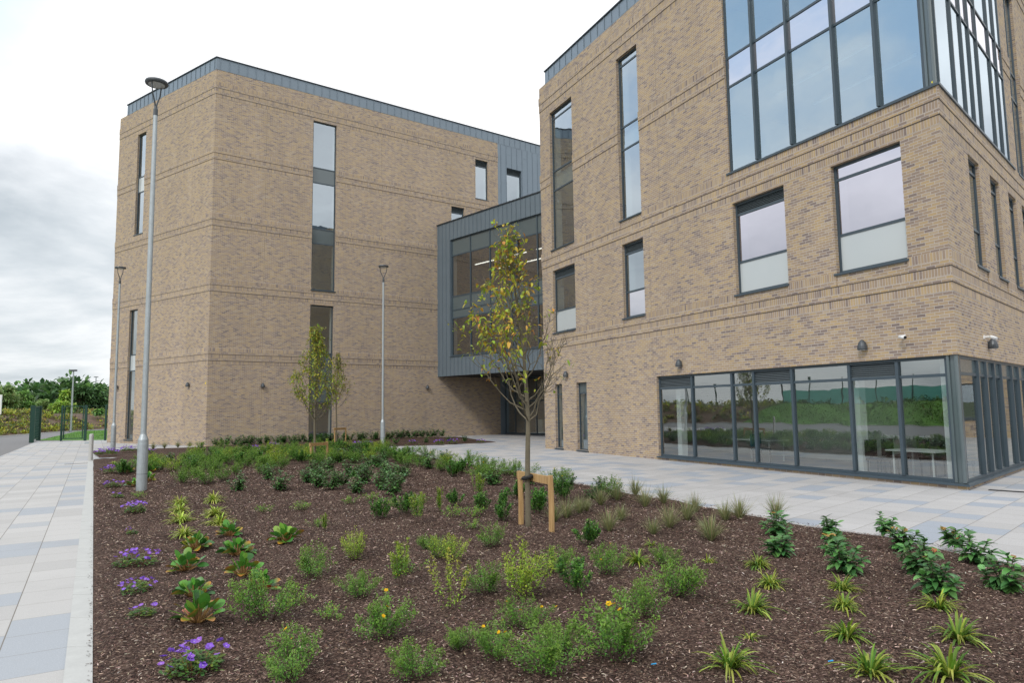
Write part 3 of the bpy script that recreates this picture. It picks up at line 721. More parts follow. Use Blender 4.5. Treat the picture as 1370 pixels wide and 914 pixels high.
def bedh(x, y):
    return .062 + .022 * np.sin(x * 1.9 + y * .7) * np.sin(y * 1.3 - x * .4) + .014 * np.sin(x * 4.3 + 1) * np.sin(y * 3.7) + .012 * np.sin(x * 9.1 + y * 7.3)
def patch(name, c00, c10, c11, c01, nu, nv, m, pw=1.0):
    u = np.linspace(0, 1, nu + 1); v = np.linspace(0, 1, nv + 1) ** pw
    U, V = np.meshgrid(u, v); c = [np.array(k, float) for k in (c00, c10, c11, c01)]
    P = ((1 - U)[..., None] * c[0] + U[..., None] * c[1]) * (1 - V)[..., None] + ((1 - U)[..., None] * c[3] + U[..., None] * c[2]) * V[..., None]
    Z = bedh(P[..., 0], P[..., 1]); edge = np.minimum(np.minimum(U, 1 - U) * nu / 2, np.minimum(V, 1 - V) * nv / 2).clip(0, 1)
    Z = Z * edge + (1 - edge) * .004
    mb = MB(); idx = lambda i, j: i * (nu + 1) + j
    mb.v = [tuple(p) for p in np.concatenate([P, Z[..., None]], -1).reshape(-1, 3)]
    mb.f = [(idx(i, j), idx(i, j + 1), idx(i + 1, j + 1), idx(i + 1, j)) for i in range(nv) for j in range(nu)]
    mb.uv = [[(0, 0)] * 4] * len(mb.f); mb.mi = [0] * len(mb.f); mb.smooth = True
    return struct(name, mb, m)
patch('mulch_bed', (KL(1.5), 1.5), (RE(1.5), 1.5), (-7.1, 36.2), (-18.2, 30.05), 120, 260, MULCH, 1.4)
patch('mulch_bed', (-18.5, 31.2), (-4.45, 37.7), (-17.7 + .8 * .805 * 1 + 13.6, 40.1 + 10.2), (-22.2, 36.6), 60, 30, MULCH)
# back bed: replace the last quad patch by one that follows the facade
_o = [o for o in bpy.data.objects if o.name.startswith('mulch_bed')][-1]; bpy.data.objects.remove(_o)
mb = MB()
fr_ = [(-18.6, 31.2), (-15.2, 32.3), (-12.2, 34.1), (-9.6, 35.9), (-6.9, 37.5), (-4.45, 38.2), (-2.2, 39.6), (-1.0, 40.5)]
bk_ = [(-22.4, 36.7), (-18.4, 39.0), tuple(Dw.pt(2.2, 0, .02)[:2]), tuple(Dw.pt(5, 0, .02)[:2]), tuple(Dw.pt(8.5, 0, .02)[:2]), tuple(Dw.pt(12, 0, .02)[:2]), tuple(Dw.pt(14.5, 0, .2)[:2]), tuple(Dw.pt(16.0, 0, 1.4)[:2])]
rows = 10
V = []
for i in range(rows + 1):
    for a, b in zip(fr_, bk_):
        t = i / rows; x, y = a[0] + (b[0] - a[0]) * t, a[1] + (b[1] - a[1]) * t
        V.append((x, y, .005 if i in (0,) else .03 + .02 * math.sin(x * 3 + y * 2)))
n_ = len(fr_); mb.v = V
mb.f = [(i * n_ + j, i * n_ + j + 1, (i + 1) * n_ + j + 1, (i + 1) * n_ + j) for i in range(rows) for j in range(n_ - 1)]
mb.uv = [[(0, 0)] * 4] * len(mb.f); mb.mi = [0] * len(mb.f); mb.smooth = True
struct('mulch_bed', mb, MULCH)

# grass and planted banks left of the path (mirrored in the glazing)
base_ = [(-36, -12), (-36.5, 8), (-38, 24), (-41, 40), (-45.8, 61.8), (-48.5, 72), (-49.5, 84), (-40, 96), (-15, 104)]
hgt_ = [2.0, 2.0, 2.0, 2.0, 2.0, 2.0, 2.0, 2.0, 2.0]
def bankstrip(name, i0, i1, m, sub=10):
    mb = MB(); P = []
    for k in range(i0 * sub, i1 * sub + 1):
        i = min(k // sub, len(base_) - 2); t = k / sub - i
        a, b = np.array(base_[i]), np.array(base_[i + 1]); p = a + (b - a) * t; d = (b - a) / np.linalg.norm(b - a); nn = np.array([-d[1], d[0]])
        h = hgt_[i] + (hgt_[i + 1] - hgt_[i]) * t
        for w_, f_ in ((0, -.02), (.6, .04), (2, .3), (4, .72), (5.6, .95), (7.5, 1), (40, .95)):
            P.append((*(p + nn * w_), h * f_ + .06 * math.sin(k * 1.7 + w_ * 2)))
    n = 7; mb.v = P; K_ = len(P) // n
    mb.f = [(k * n + j, (k + 1) * n + j, (k + 1) * n + j + 1, k * n + j + 1) for k in range(K_ - 1) for j in range(n - 1)]
    mb.uv = [[(0, 0)] * 4] * len(mb.f); mb.mi = [0] * len(mb.f); mb.smooth = True
    return struct(name, mb, m)
bankstrip('grass_bank', 0, 3, GRASSM); bankstrip('planted_bank', 3, 8, BANKM)
mb = MB()
for a, b in zip(base_, base_[1:]):
    d = np.array(b) - np.array(a); nn = np.array([d[1], -d[0]]) / np.linalg.norm(d) * .18
    c = [(*a, -.05), (*b, -.05), (*(np.array(b) + nn), -.05), (*(np.array(a) + nn), -.05)]; mb.hexa(c + [(q[0], q[1], .09) for q in c])
struct('kerb', mb, CONC)

# ------------------------------------------------------------------ lamp posts
def lamp_post(bx, by, toppx, label, ya=0.0):
    bx, by = float(bx), float(by); ht = at_depth(*toppx, by)[2]
    r = thing('lamp_post', label, 'lamp post', (bx, by, 0), 'galvanised lamp posts with disc heads')
    mb = MB(); mb.smooth = False
    mb.lathe([(.125, -.1), (.125, 1.22), (.122, 1.24), (.120, 1.32), (.072, 1.46), (.070, 1.5)], (bx, by, 0), 20); b_ = obj('base_section', mb, GALV, r)
    mb = MB(); mb.lathe([(.1275, .47), (.1275, .478)], (bx, by, 0), 20); obj('door_band', mb, LAMPM, b_)
    mb = MB(); mb.lathe([(.068, 1.45), (.060, ht * .6), (.052, ht - .85)], (bx, by, 0), 16); obj('pole', mb, GALV, r)
    mb = MB(); mb.lathe([(.056, ht - .95), (.056, ht - .78), (.04, ht - .74), (.035, ht - .66)], (bx, by, 0), 14)
    for s_ in (-1, 1):
        pts = [(bx + s_ * q * math.cos(ya), by + s_ * q * math.sin(ya), ht - w_) for q, w_ in ((.015, .70), (.07, .56), (.16, .36), (.20, .07))]
        mb.tube(pts, [.022, .02, .018, .016], 8)
    obj('yoke', mb, LAMPM, r)
    mb = MB(); mb.lathe([(.22, ht - .105), (.27, ht - .10), (.285, ht - .065), (.27, ht - .02), (.18, ht), (.05, ht + .006)], (bx, by, 0), 28); h = obj('lamp_head', mb, LAMPM, r)
    mb = MB(); mb.lathe([(.20, ht - .110), (.20, ht - .106)], (bx, by, 0), 24); obj('diffuser', mb, DIFF, h)
lamp_post(*ground(189, 660)[:2], (210, 108), 'tall galvanised lamp post standing in the near left of the mulch bed', 1.45)
lamp_post(*ground(151, 603)[:2], (160, 357), 'galvanised lamp post at the far left corner of the planting by the slit window', 1.3)
lamp_post(*ground(512, 598)[:2], (515, 355), 'galvanised lamp post in front of the plain brick face, right of the small trees')

# bollard, drains, scraps
p = ground(121, 617); r = thing('bollard', 'pale steel bollard at the end of the kerb by the far path', 'bollard', (p[0], p[1], 0))
mb = MB(); mb.lathe([(.085, -.05), (.085, 1.08), (.078, 1.12), (.03, 1.135)], (p[0], p[1], 0), 18); obj('post', mb, simple('satin_steel', (.5, .5, .48), .5, .3), r)
mb = MB(); mb.box((p[0] - .26, p[1] - .05, .72), (p[0] - .07, p[1] + .05, .80)); obj('bracket', mb, GALV, r)
p = ground(1348, 657.5); mb = MB(); W_ = Wall((p[0], p[1], 0), 45.6); W_.box(mb, -.08, .08, .0, .008, -.35, .35); tag(obj('drain_cover', mb, TIE), 'small dark slot drain in the paving by the glazed corner', 'drain cover')
p = ground(110, 620.5); mb = MB(); W_ = Wall((p[0], p[1], 0), -31.3); W_.box(mb, -.06, .06, .0, .008, -.6, .6); tag(obj('drain_cover', mb, LAMPM), 'narrow channel drain across the left path', 'drain cover')
for (x, y), lab in (((875, 890), 'scrap of bright blue plastic on the mulch, near the bottom middle'), ((1112, 886), 'scrap of blue plastic on the mulch between the sedge tufts')):
    p = ground(x, y, .06); mb = MB(); mb.hexa([p + np.array(q) for q in ((-.022, 0, 0), (.02, .004, .002), (.02, .016, .004), (-.02, .012, 0), (-.022, 0, .003), (.02, .004, .006), (.02, .016, .008), (-.02, .012, .003))])
    tag(obj('plastic_scrap', mb, bpy.data.materials.get('blue_plastic') or simple('blue_plastic', (.02, .35, .7), .4)), lab, 'litter')

# ------------------------------------------------------------------ gates and fences
GH = 2.62
def gate_leaf(p, q, label, hgt=GH, thick=.05):
    p, q = np.array([*p[:2], 0]), np.array([*q[:2], 0]); r = thing('steel_gate', label, 'gate', p)
    d = (q - p) / np.linalg.norm(q - p); L = np.linalg.norm(q - p); W = Wall(p, math.degrees(math.atan2(d[0], d[1])))
    for s_ in (0, L):
        mb = MB(); W.box(mb, s_ - thick, s_ + thick, 0, hgt, -thick, thick); obj('post', mb, GREENST, r)
    mb = MB()
    for z in (.15, hgt - .12): W.box(mb, .07, L - .07, z, z + .06, -.03, .03)
    for s_ in (.17, L - .17): W.box(mb, s_ - .03, s_ + .03, .21, hgt - .12, -.028, .028)
    f = obj('frame', mb, GREENST, r)
    mb = MB()
    k = int(L / .1)
    for i in range(1, k): W.box(mb, i * L / k - .0025, i * L / k + .0025, .2, hgt - .1, -.004, .004)
    for z in np.arange(.35, hgt - .2, .2): W.box(mb, .1, L - .1, z, z + .006, .004, .01)
    obj('wire_mesh', mb, GREENST, f)
    mb = MB(); W.box(mb, .04, .42, 1.45, 1.56, -.06, .06); obj('lock_box', mb, GREENST, r)
g1, g2 = ground(42, 592.5), ground(52, 589)
gate_leaf(g1, g1 + (g2 - g1) * .9, 'dark green steel gate leaf standing open at the end of the path, seen edge-on', thick=.14)
gate_leaf(ground(81.5, 590.5), ground(113, 590), 'dark green steel mesh gate closed in front of the lawn')
def fence(pts, hgt, label, step=2.5, zf=None, screen=None, name='mesh_fence', wires=True):
    p0 = pts[0]; r = thing(name, label, 'fence', (*p0, 0))
    for a, b in zip(pts, pts[1:]):
        a, b = np.array(a, float), np.array(b, float); L = np.linalg.norm(b - a); n = max(1, round(L / step)); d = (b - a) / L
        za, zb = (zf(a), zf(b)) if zf else (0, 0)
        for i in range(n + (1 if b[0] == pts[-1][0] else 0)):
            p = a + d * L * i / n; z = za + (zb - za) * i / n
            mb = MB(); mb.box((p[0] - .055, p[1] - .055, z - .1), (p[0] + .055, p[1] + .055, z + hgt)); obj('post', mb, GREENST, r)
        W = Wall((*a, 0), math.degrees(math.atan2(d[0], d[1])))
        if wires:
            mb = MB()
            for q in np.arange(.15, hgt - .05, .2):
                mb.hexa([W.pt(0, za + q, -.006), W.pt(L, zb + q, -.006), W.pt(L, zb + q, .006), W.pt(0, za + q, .006), W.pt(0, za + q + .012, -.006), W.pt(L, zb + q + .012, -.006), W.pt(L, zb + q + .012, .006), W.pt(0, za + q + .012, .006)])
            obj('wire_mesh', mb, GREENST, r)
        if screen:
            mb = MB(); mb.hexa([W.pt(0, za + .12, -.01), W.pt(L, zb + .12, -.01), W.pt(L, zb + .12, .01), W.pt(0, za + .12, .01), W.pt(0, za + screen, -.01), W.pt(L, zb + screen, -.01), W.pt(L, zb + screen, .01), W.pt(0, za + screen, .01)]); obj('windbreak_net', mb, TEAL, r)
fence([ground(114, 590)[:2], ground(140.5, 589.5)[:2]], GH, 'dark green mesh fence between the gate and the left brick block', 1.6)
fence([(-44.2, 5), (-45.5, 22), (-48, 38)], 2.8, 'green sports fence with teal windbreak on top of the grass bank', 3.0, lambda p: 1.95, 1.5)
fence([(-48, 38), (-53.5, 62.5), (-56.5, 73)], 2.6, 'tall green mesh fence along the top of the planted bank', 4.0, lambda p: 1.95)
p = at_depth(0, 541, 70); mb = MB(); mb.box((p[0] - 1.5, 69.9, 2.0), (p[0] + .2, 70, 4.0)); r = obj('sign_board', mb, WHITE); tag(r, 'plain white sign board at the far left edge in front of the bushes', 'sign')
mb = MB(); mb.box((p[0] - .1, 70.0, 1.6), (p[0] + .0, 70.08, 3.9)); obj('post', mb, GALV, r)

# distant posts, mast, cabin
def far_post(px, ytop, ybase, y, label, arm=False, rad=.11):
    b = at_depth(px, ybase, y); t = at_depth(px, ytop, y); r = thing('street_lamp', label, 'street lamp', (b[0], b[1], 0))
    mb = MB(); mb.tube([(b[0], b[1], 0), (b[0], b[1], t[2])], [rad, rad * .6], 8); obj('pole', mb, GALV, r)
    mb = MB(); w_ = .55 if arm else .32; mb.box((b[0] - w_, b[1] - .15, t[2]), (b[0] + w_, b[1] + .15, t[2] + .18)); obj('lamp_head', mb, LAMPM, r)
far_post(95.6, 497, 557, 76, 'slim street lamp rising in front of the far trees behind the gate')
far_post(127, 505, 540, 190, 'distant floodlight mast above the dark trees by the brick corner', True, .2)
far_post(64.5, 517, 540, 260, 'tiny distant mast on the horizon above the left trees', True, .16)
a, b = at_depth(115, 557, 100), at_depth(128, 550, 100); r = thing('cabin', 'low pale grey cabin among the far bushes', 'cabin', (a[0], 100, 0))
mb = MB(); mb.box((a[0], 100, 0), (b[0], 103, at_depth(120, 549.5, 100)[2])); obj('wall', mb, simple('cabin_grey', (.45, .47, .48), .6), r)
mb = MB(); z_ = at_depth(120, 549.5, 100)[2]; mb.box((a[0] - .15, 99.85, z_), (b[0] + .15, 103.1, z_ + .12)); obj('roof', mb, LAMPM, r)

# building standing off to the right, mirrored in the right-hand glazing
ob = thing('brick_building', 'plain buff brick building out to the right, seen mirrored in the glazing', 'building', (30, 24, 0))
mb = MB(); W_ = Wall((26, 38, 0), 135, (0, 30, 0)); wall_holes(W_, mb, 0, 26, -.2, 8, [(4, 6, 1, 3), (10, 12, 1, 3), (16, 18, 1, 3)], .15); W_.quad(mb, 0, 26, -.2, 8, -8); obj('wall', mb, BRICK, ob)
for s_ in (4, 10, 16): window(W_, ob, s_, s_ + 2, 1, 3)
mb = MB(); W_.box(mb, -.1, 26.1, 8, 8.4, -8.1, .1); obj('roof', mb, ZINC, ob)

# far wooded hill ridge
mb = MB()
pts = []
for i in range(81):
    x = -700 + i * 14; hz = 8 + 5 * math.sin(i * .21) + 2.2 * math.sin(i * .9 + 1) + 1.2 * math.sin(i * 2.3)
    pts.append((x, hz))
for (x0, h0), (x1, h1) in zip(pts, pts[1:]):
    mb.face([(x0, 520, -1), (x1, 520, -1), (x1, 600, h1), (x0, 600, h0)]); mb.face([(x0, 600, h0), (x1, 600, h1), (x1, 800, h1 * .9), (x0, 800, h0 * .9)])
struct('hills', mb, HILLM)

# ------------------------------------------------------------------ sky and light
w = bpy.data.worlds.new('World'); scene.world = w; w.use_nodes = True
t = NT(w.node_tree); t.n.clear()
out = t.new('ShaderNodeOutputWorld'); bg = t.new('ShaderNodeBackground'); t.l.new(bg.outputs[0], out.inputs[0])
SUN_AZ, SUN_EL = -152.0, 42.0
sky = t.new('ShaderNodeTexSky', sky_type='NISHITA'); sky.sun_disc = False; sky.sun_elevation = R(SUN_EL); sky.sun_rotation = R(SUN_AZ)
d = t.new('ShaderNodeTexCoord').outputs['Generated']
sx = t.new('ShaderNodeSeparateXYZ'); t.put(sx, 0, d); X, Y, Z = sx.outputs
zz = t.math('ADD', t.math('MAXIMUM', Z, 0.0), 0.24)
cx = t.new('ShaderNodeCombineXYZ'); t.put(cx, 0, t.math('DIVIDE', X, zz)); t.put(cx, 1, t.math('DIVIDE', Y, zz))
n1 = t.noise(cx.outputs[0], 0.95, 7, 0.56, dist=0.4); n2 = t.noise(cx.outputs[0], 2.6, 6, 0.6)
cl = t.math('ADD', t.math('MULTIPLY', n1, 0.78), t.math('MULTIPLY', n2, 0.22))
elev = Z
# cloud brightness: grey bellies low down, burnt-out white higher up
lowc = t.ramp(cl, [(0.33, (3.7, 4.2, 4.6)), (0.45, (5.7, 6.1, 6.4)), (0.53, (7.4, 7.6, 7.75)), (0.62, (7.9, 8.0, 8.1))])
highc = t.ramp(cl, [(0.30, (6.9, 7.1, 7.4)), (0.5, (9.6, 9.7, 9.8)), (0.7, (13.0, 13.0, 13.0))])
hmix = t.smooth(t.math('ADD', elev, t.math('MULTIPLY', t.math('SUBTRACT', n1, .5), .22)), 0.19, 0.33)
cloud = t.mix(hmix, lowc, highc)
# a window of broken blue sky to the left, out of the frame, which the upper glazing mirrors
dirv = Vector((math.sin(R(-67)), math.cos(R(-67)), 0.62)).normalized()
dt = t.vmath('DOT_PRODUCT', d, tuple(dirv), out=1)
gap = t.math('MULTIPLY', t.smooth(dt, 0.84, 0.95), t.math('MULTIPLY', t.smooth(t.math('SUBTRACT', 1.0, cl), 0.36, 0.52), t.smooth(Z, 0.26, 0.40)))
blue = t.vmath('ADD', t.vmath('SCALE', sky.outputs[0]), (2.6, 4.4, 6.2))
for nd in t.n:
    if nd.type == 'VECT_MATH' and nd.operation == 'SCALE': nd.inputs['Scale'].default_value = 0.9
col = t.mix(t.math('MULTIPLY', gap, 0.75), cloud, blue)
col = t.mix(0.06, col, sky.outputs[0])
t.put(bg, 'Color', col); bg.inputs['Strength'].default_value = 0.1
sl = bpy.data.lights.new('sun', 'SUN'); so = bpy.data.objects.new('sun', sl); COL.objects.link(so)
sl.energy = 1.2; sl.angle = R(11); sl.color = (1.0, .96, .9)
sd = Vector((math.sin(R(SUN_AZ)) * math.cos(R(SUN_EL)), math.cos(R(SUN_AZ)) * math.cos(R(SUN_EL)), math.sin(R(SUN_EL))))
so.rotation_euler = sd.to_track_quat('Z', 'Y').to_euler()
vs = scene.view_settings; vs.view_transform = 'Standard'; vs.look = 'None'; vs.exposure = 0.42; vs.gamma = 1.0; vs.use_curve_mapping = False
cy = scene.cycles; cy.max_bounces = 8; cy.transparent_max_bounces = 16; cy.diffuse_bounces = 4; cy.glossy_bounces = 4; cy.caustics_reflective = False; cy.caustics_refractive = False
cy.use_denoising = True; cy.denoiser = 'OPENIMAGEDENOISE'; cy.denoising_input_passes = 'RGB_ALBEDO_NORMAL'; cy.denoising_prefilter = 'NONE'
# ------------------------------------------------------------------ leaf meshes
UPV = np.array([0, 0, 1.0])
class LM:
    def __init__(s): s.v = []; s.f = []; s.c = []; s.n = 0
    def add(s, v, f, c):
        s.v.append(v); s.f.append(f + s.n); s.c.append(c); s.n += len(v)
    def mesh(s, name, mats, smooth=False):
        v = np.concatenate(s.v).astype(np.float32); f = np.concatenate(s.f).astype(np.int32); c = np.concatenate(s.c).astype(np.float32)
        me = bpy.data.meshes.new(name); me.vertices.add(len(v)); me.vertices.foreach_set('co', v.ravel())
        me.loops.add(f.size); me.loops.foreach_set('vertex_index', f.ravel())
        me.polygons.add(len(f)); me.polygons.foreach_set('loop_start', np.arange(len(f), dtype=np.int32) * 4)
        try: me.polygons.foreach_set('loop_total', np.full(len(f), 4, dtype=np.int32))
        except Exception: pass
        a = me.attributes.new('tint', 'FLOAT_COLOR', 'POINT'); a.data.foreach_set('color', np.concatenate([c, np.ones((len(c), 1), np.float32)], 1).ravel())
        if smooth: me.polygons.foreach_set('use_smooth', np.ones(len(f), bool))
        for m in (mats if isinstance(mats, (list, tuple)) else [mats]): me.materials.append(m)
        me.update(calc_edges=True); me.validate(); return me
def unit(a): return a / (np.linalg.norm(a, axis=-1, keepdims=True) + 1e-9)
def strips(lm, base, dr, length, width, prof, droop, tint, cup=0.0, tip=None, roll=None, twist=None):
    """leaves or blades: base, dr (N,3); prof = half-width profile along the leaf; droop bends towards the ground; cup folds along the midrib"""
    N, K = len(base), len(prof); dr = unit(dr)
    side = unit(np.cross(dr, UPV) + 1e-6); nrm = np.cross(side, dr)
    if roll is not None:
        c, s_ = np.cos(roll)[:, None], np.sin(roll)[:, None]; side, nrm = side * c + nrm * s_, nrm * c - side * s_
    ts = np.linspace(0, 1, K); L = length[:, None]; V = []
    for k, t_ in enumerate(ts):
        cen = base + dr * L * t_ - UPV * (droop[:, None] * L * t_ ** 2) + nrm * 0
        w = (width * prof[k] * .5)[:, None]
        V += [cen - side * w + nrm * w * cup, cen, cen + side * w + nrm * w * cup]
    V = np.stack(V, 1)                     # N, 3K, 3
    q = []
    for k in range(K - 1):
        a = 3 * k
        q += [(a, a + 1, a + 4, a + 3), (a + 1, a + 2, a + 5, a + 4)]
    q = np.array(q); f = (q[None] + (np.arange(N) * 3 * K)[:, None, None]).reshape(-1, 4)
    c = np.repeat(tint[:, None], 3 * K, 1)
    if tip is not None:
        wt = np.repeat(ts, 3)[None, :, None] ** 2; c = c * (1 - wt) + tip[:, None] * wt
    lm.add(V.reshape(-1, 3), f, c.reshape(-1, 3))
def pick(cols, n, r, jit=.18):
    cols = np.array(cols, float); i = r.integers(0, len(cols), n); c = cols[i]
    return c * (1 + jit * r.standard_normal((n, 1))).clip(.5, 1.6) * (1 + .06 * r.standard_normal((n, 3)))
OV = [.25, .9, 1.0, .75, .06]         # elliptic leaf
OV4 = [.2, .95, .85, .05]
def rdir(n, r, zlo=-.2, zhi=1.0):
    a = r.uniform(0, 2 * math.pi, n); z = r.uniform(zlo, zhi, n); q = np.sqrt((1 - z * z).clip(0, 1)); return np.stack([np.cos(a) * q, np.sin(a) * q, z], 1)
GREEN = [(.12, .31, .04), (.16, .37, .05), (.08, .23, .035), (.21, .43, .06), (.12, .31, .07)]
LIME = [(.27, .48, .045), (.35, .55, .055), (.21, .41, .045), (.42, .53, .07)]
DARKG = [(.05, .135, .035), (.07, .17, .04), (.04, .11, .03), (.09, .20, .055)]

# ------------------------------------------------------------------ flowers
def flower_mesh(name, col, cen, d, petals=5):
    lm = LM(); a = np.arange(petals) * 2 * math.pi / petals; n = petals
    dr = np.stack([np.cos(a), np.sin(a), np.full(n, .35)], 1)
    strips(lm, np.zeros((n, 3)), dr, np.full(n, d * .5), np.full(n, d * .48), [.3, .9, 1.0, .5], np.full(n, .1), np.tile(np.array(col, float), (n, 1)) * np.linspace(.85, 1.15, n)[:, None])
    strips(lm, np.array([[0, -.08 * d, .06 * d]]), np.array([[0, 1.0, .1]]), np.array([.16 * d]), np.array([.16 * d]), [.7, 1, .7], np.array([0.0]), np.array([cen], float))
    return lm.mesh(name, PETAL)
FL_Y = flower_mesh('flower', (.85, .50, .012), (.6, .35, .01), .042)
FL_P = flower_mesh('flower', (.30, .14, .72), (.75, .7, .8), .046)
FL_P2 = flower_mesh('flower', (.36, .16, .66), (.75, .7, .8), .040)

# ------------------------------------------------------------------ plant makers: each returns (leaf mesh, stem mesh, [(flower mesh, loc)])
def mk_shrub(seed, R_=.3, H_=.42, ns=26, nl=75, cols=GREEN, upright=.35, size=.016, nflow=0, tipc=None, stemc=True, gap=.25, lean=0.0):
    r = np.random.default_rng(seed); lm = LM(); sm = MB(); fl = []; bases = []; drs = []; hts = []
    for i in range(ns):
        a = r.uniform(0, 2 * math.pi); q = math.sqrt(r.uniform(.02, 1)); rad = R_ * q * (1 + .35 * math.sin(a * 2 + seed) + .2 * math.sin(a * 3 + seed * 2)); h = H_ * (1 - .55 * q ** 2 * (1 - upright)) * r.uniform(.6, 1.12)
        e = np.array([math.cos(a) * rad + lean * h, math.sin(a) * rad, h]); b0 = np.array([math.cos(a) * .03, math.sin(a) * .03, -.01])
        m = b0 * .5 + e * .5 + np.array([math.cos(a), math.sin(a), 0]) * rad * .08 + np.array([0, 0, .05 * H_]) + r.standard_normal(3) * .012
        pts = [b0 * (1 - t_) ** 2 + m * 2 * t_ * (1 - t_) + e * t_ * t_ for t_ in (0, .35, .7, 1)]
        sm.tube(pts, [.0035, .0028, .002, .001], 3, cap=False)
        n = max(6, int(1.25 * nl * r.uniform(.5, 1.3) * (.5 + .5 * h / H_)))
        tt = gap + (1 - gap) * r.random(n) ** .75
        bb = np.array([b0 * (1 - t_) ** 2 + m * 2 * t_ * (1 - t_) + e * t_ * t_ for t_ in tt])
        bb += r.standard_normal((n, 3)) * (.014 + .02 * (1 - tt))[:, None] * (R_ / .3)
        bases.append(bb); hts.append(tt)
        if nflow and i < nflow: fl.append((FL_Y, e + np.array([0, 0, .012])))
    b = np.concatenate(bases); tt = np.concatenate(hts); n = len(b); b[:, 2] = b[:, 2].clip(.015)
    c = pick(cols, n, r); 
    if tipc is not None: c = c * (1 - (tt ** 3)[:, None] * .8) + np.array(tipc) * (tt ** 3)[:, None] * .8
    strips(lm, b, rdir(n, r, -.1, 1), size * 1.5 * r.uniform(.7, 1.5, n), size * .78 * r.uniform(.7, 1.3, n), [.3, 1, .1], r.uniform(0, .3, n), c, .25)
    return lm.mesh('shrub', LEAF), sm.mesh('stems', TWIG), fl
def mk_bergenia(seed, n=15, L=.2):
    r = np.random.default_rng(seed); lm = LM(); sm = MB()
    a = np.linspace(0, 2 * math.pi * 2.4, n) + r.uniform(-.3, .3, n); el = np.linspace(1.35, .18, n) + r.uniform(-.25, .25, n)
    dr = np.stack([np.cos(a) * np.cos(el), np.sin(a) * np.cos(el), np.sin(el)], 1); pet = r.uniform(.03, .085, n) * np.linspace(1.1, .7, n)
    b = dr * pet[:, None] * np.array([1, 1, 1.1]) + np.array([0, 0, .02]) + np.stack([np.cos(a), np.sin(a), a * 0], 1) * np.linspace(.01, .05, n)[:, None]
    c = pick([(.06, .20, .03), (.09, .26, .035), (.045, .16, .03), (.17, .33, .045), (.10, .24, .03)], n, r); tip = c * 1.15
    for i in range(n):
        q = r.random()
        if q < .05 and i > n * .4: c[i] = (.42, .07, .03); tip[i] = (.45, .16, .03)
        elif q < .36 and i > n * .3: tip[i] = (.5, .20, .03)
        elif q < .46 and i > n * .5: c[i] = (.30, .30, .05); tip[i] = (.42, .36, .06)
        sm.tube([np.array([b[i][0] * .2, b[i][1] * .2, 0]), b[i]], [.007, .005], 5, cap=False)
    ln = L * r.uniform(.65, 1.15, n); ro = r.uniform(-.5, .5, n)
    strips(lm, b, dr, ln, ln * r.uniform(.58, .74, n), [.22, .7, .95, 1.02, .97, .75, .25], r.uniform(.0, .4, n), c, .14, tip, ro * 1.6)
    me = lm.mesh('bergenia', LEAFGL, True); return me, sm.mesh('stems', simple('leaf_stalk', (.25, .14, .05), .6)) if 'leaf_stalk' not in bpy.data.materials else sm.mesh('stems', bpy.data.materials['leaf_stalk']), []
def mk_geranium(seed, R_=.18, nl=130, nf=16, H_=.1):
    r = np.random.default_rng(seed); lm = LM(); sm = MB(); fl = []
    a = r.uniform(0, 6.283, nl); q = np.sqrt(r.random(nl)); b = np.stack([np.cos(a) * q * R_, np.sin(a) * q * R_ * .8, H_ * (1 - .6 * q * q) * r.uniform(.4, 1.1, nl)], 1)
    c = pick([(.09, .20, .05), (.13, .25, .06), (.07, .16, .04), (.2, .3, .05)], nl, r)
    for k in range(3):
        d = rdir(nl, r, .0, .6); strips(lm, b, d, r.uniform(.02, .034, nl), r.uniform(.014, .022, nl), [.3, 1, .7], r.uniform(0, .4, nl), c, .2)
    for i in range(nf):
        aa = r.uniform(0, 6.283); qq = math.sqrt(r.uniform(.05, 1)) * 1.25; e = np.array([math.cos(aa) * qq * R_, math.sin(aa) * qq * R_ * .85, H_ * (1.25 - .45 * qq) + r.uniform(0, .05)])
        sm.tube([e * np.array([.5, .5, .1]), e], [.0016, .001], 3, cap=False); fl.append((FL_P if i % 3 else FL_P2, e))
    if not nf: sm.tube([(0, 0, 0), (0, 0, .02)], .002, 3)
    return lm.mesh('geranium', LEAF), sm.mesh('stems', bpy.data.materials['leaf_stalk']), fl
def mk_sedge(seed, n=70, L=.30, W_=.013, cols=((.30, .36, .05), (.36, .42, .08), (.16, .27, .03), (.10, .2, .03)), el0=.55, el1=1.4, droop=(.35, .95), tipc=None):
    r = np.random.default_rng(seed); lm = LM()
    a = r.uniform(0, 6.283, n); el = r.uniform(el0, el1, n); dr = np.stack([np.cos(a) * np.cos(el), np.sin(a) * np.cos(el), np.sin(el)], 1)
    b = np.stack([np.cos(a) * .025 * r.random(n), np.sin(a) * .025 * r.random(n), np.zeros(n)], 1); ln = L * r.uniform(.55, 1.15, n)
    c = pick(cols, n, r); strips(lm, b, dr, ln, W_ * r.uniform(.7, 1.2, n), [.7, 1, 1, .9, .65, .05], r.uniform(*droop, n), c, .35, pick(tipc, n, r) if tipc else None)
    return lm.mesh('sedge', LEAF, True), None, []
def mk_stipa(seed, n=130, L=.42): return mk_sedge(seed, int(n * 1.5), L, .0055, ((.30, .30, .14), (.23, .27, .10), (.36, .33, .19), (.2, .26, .11)), .75, 1.5, (.05, .5))
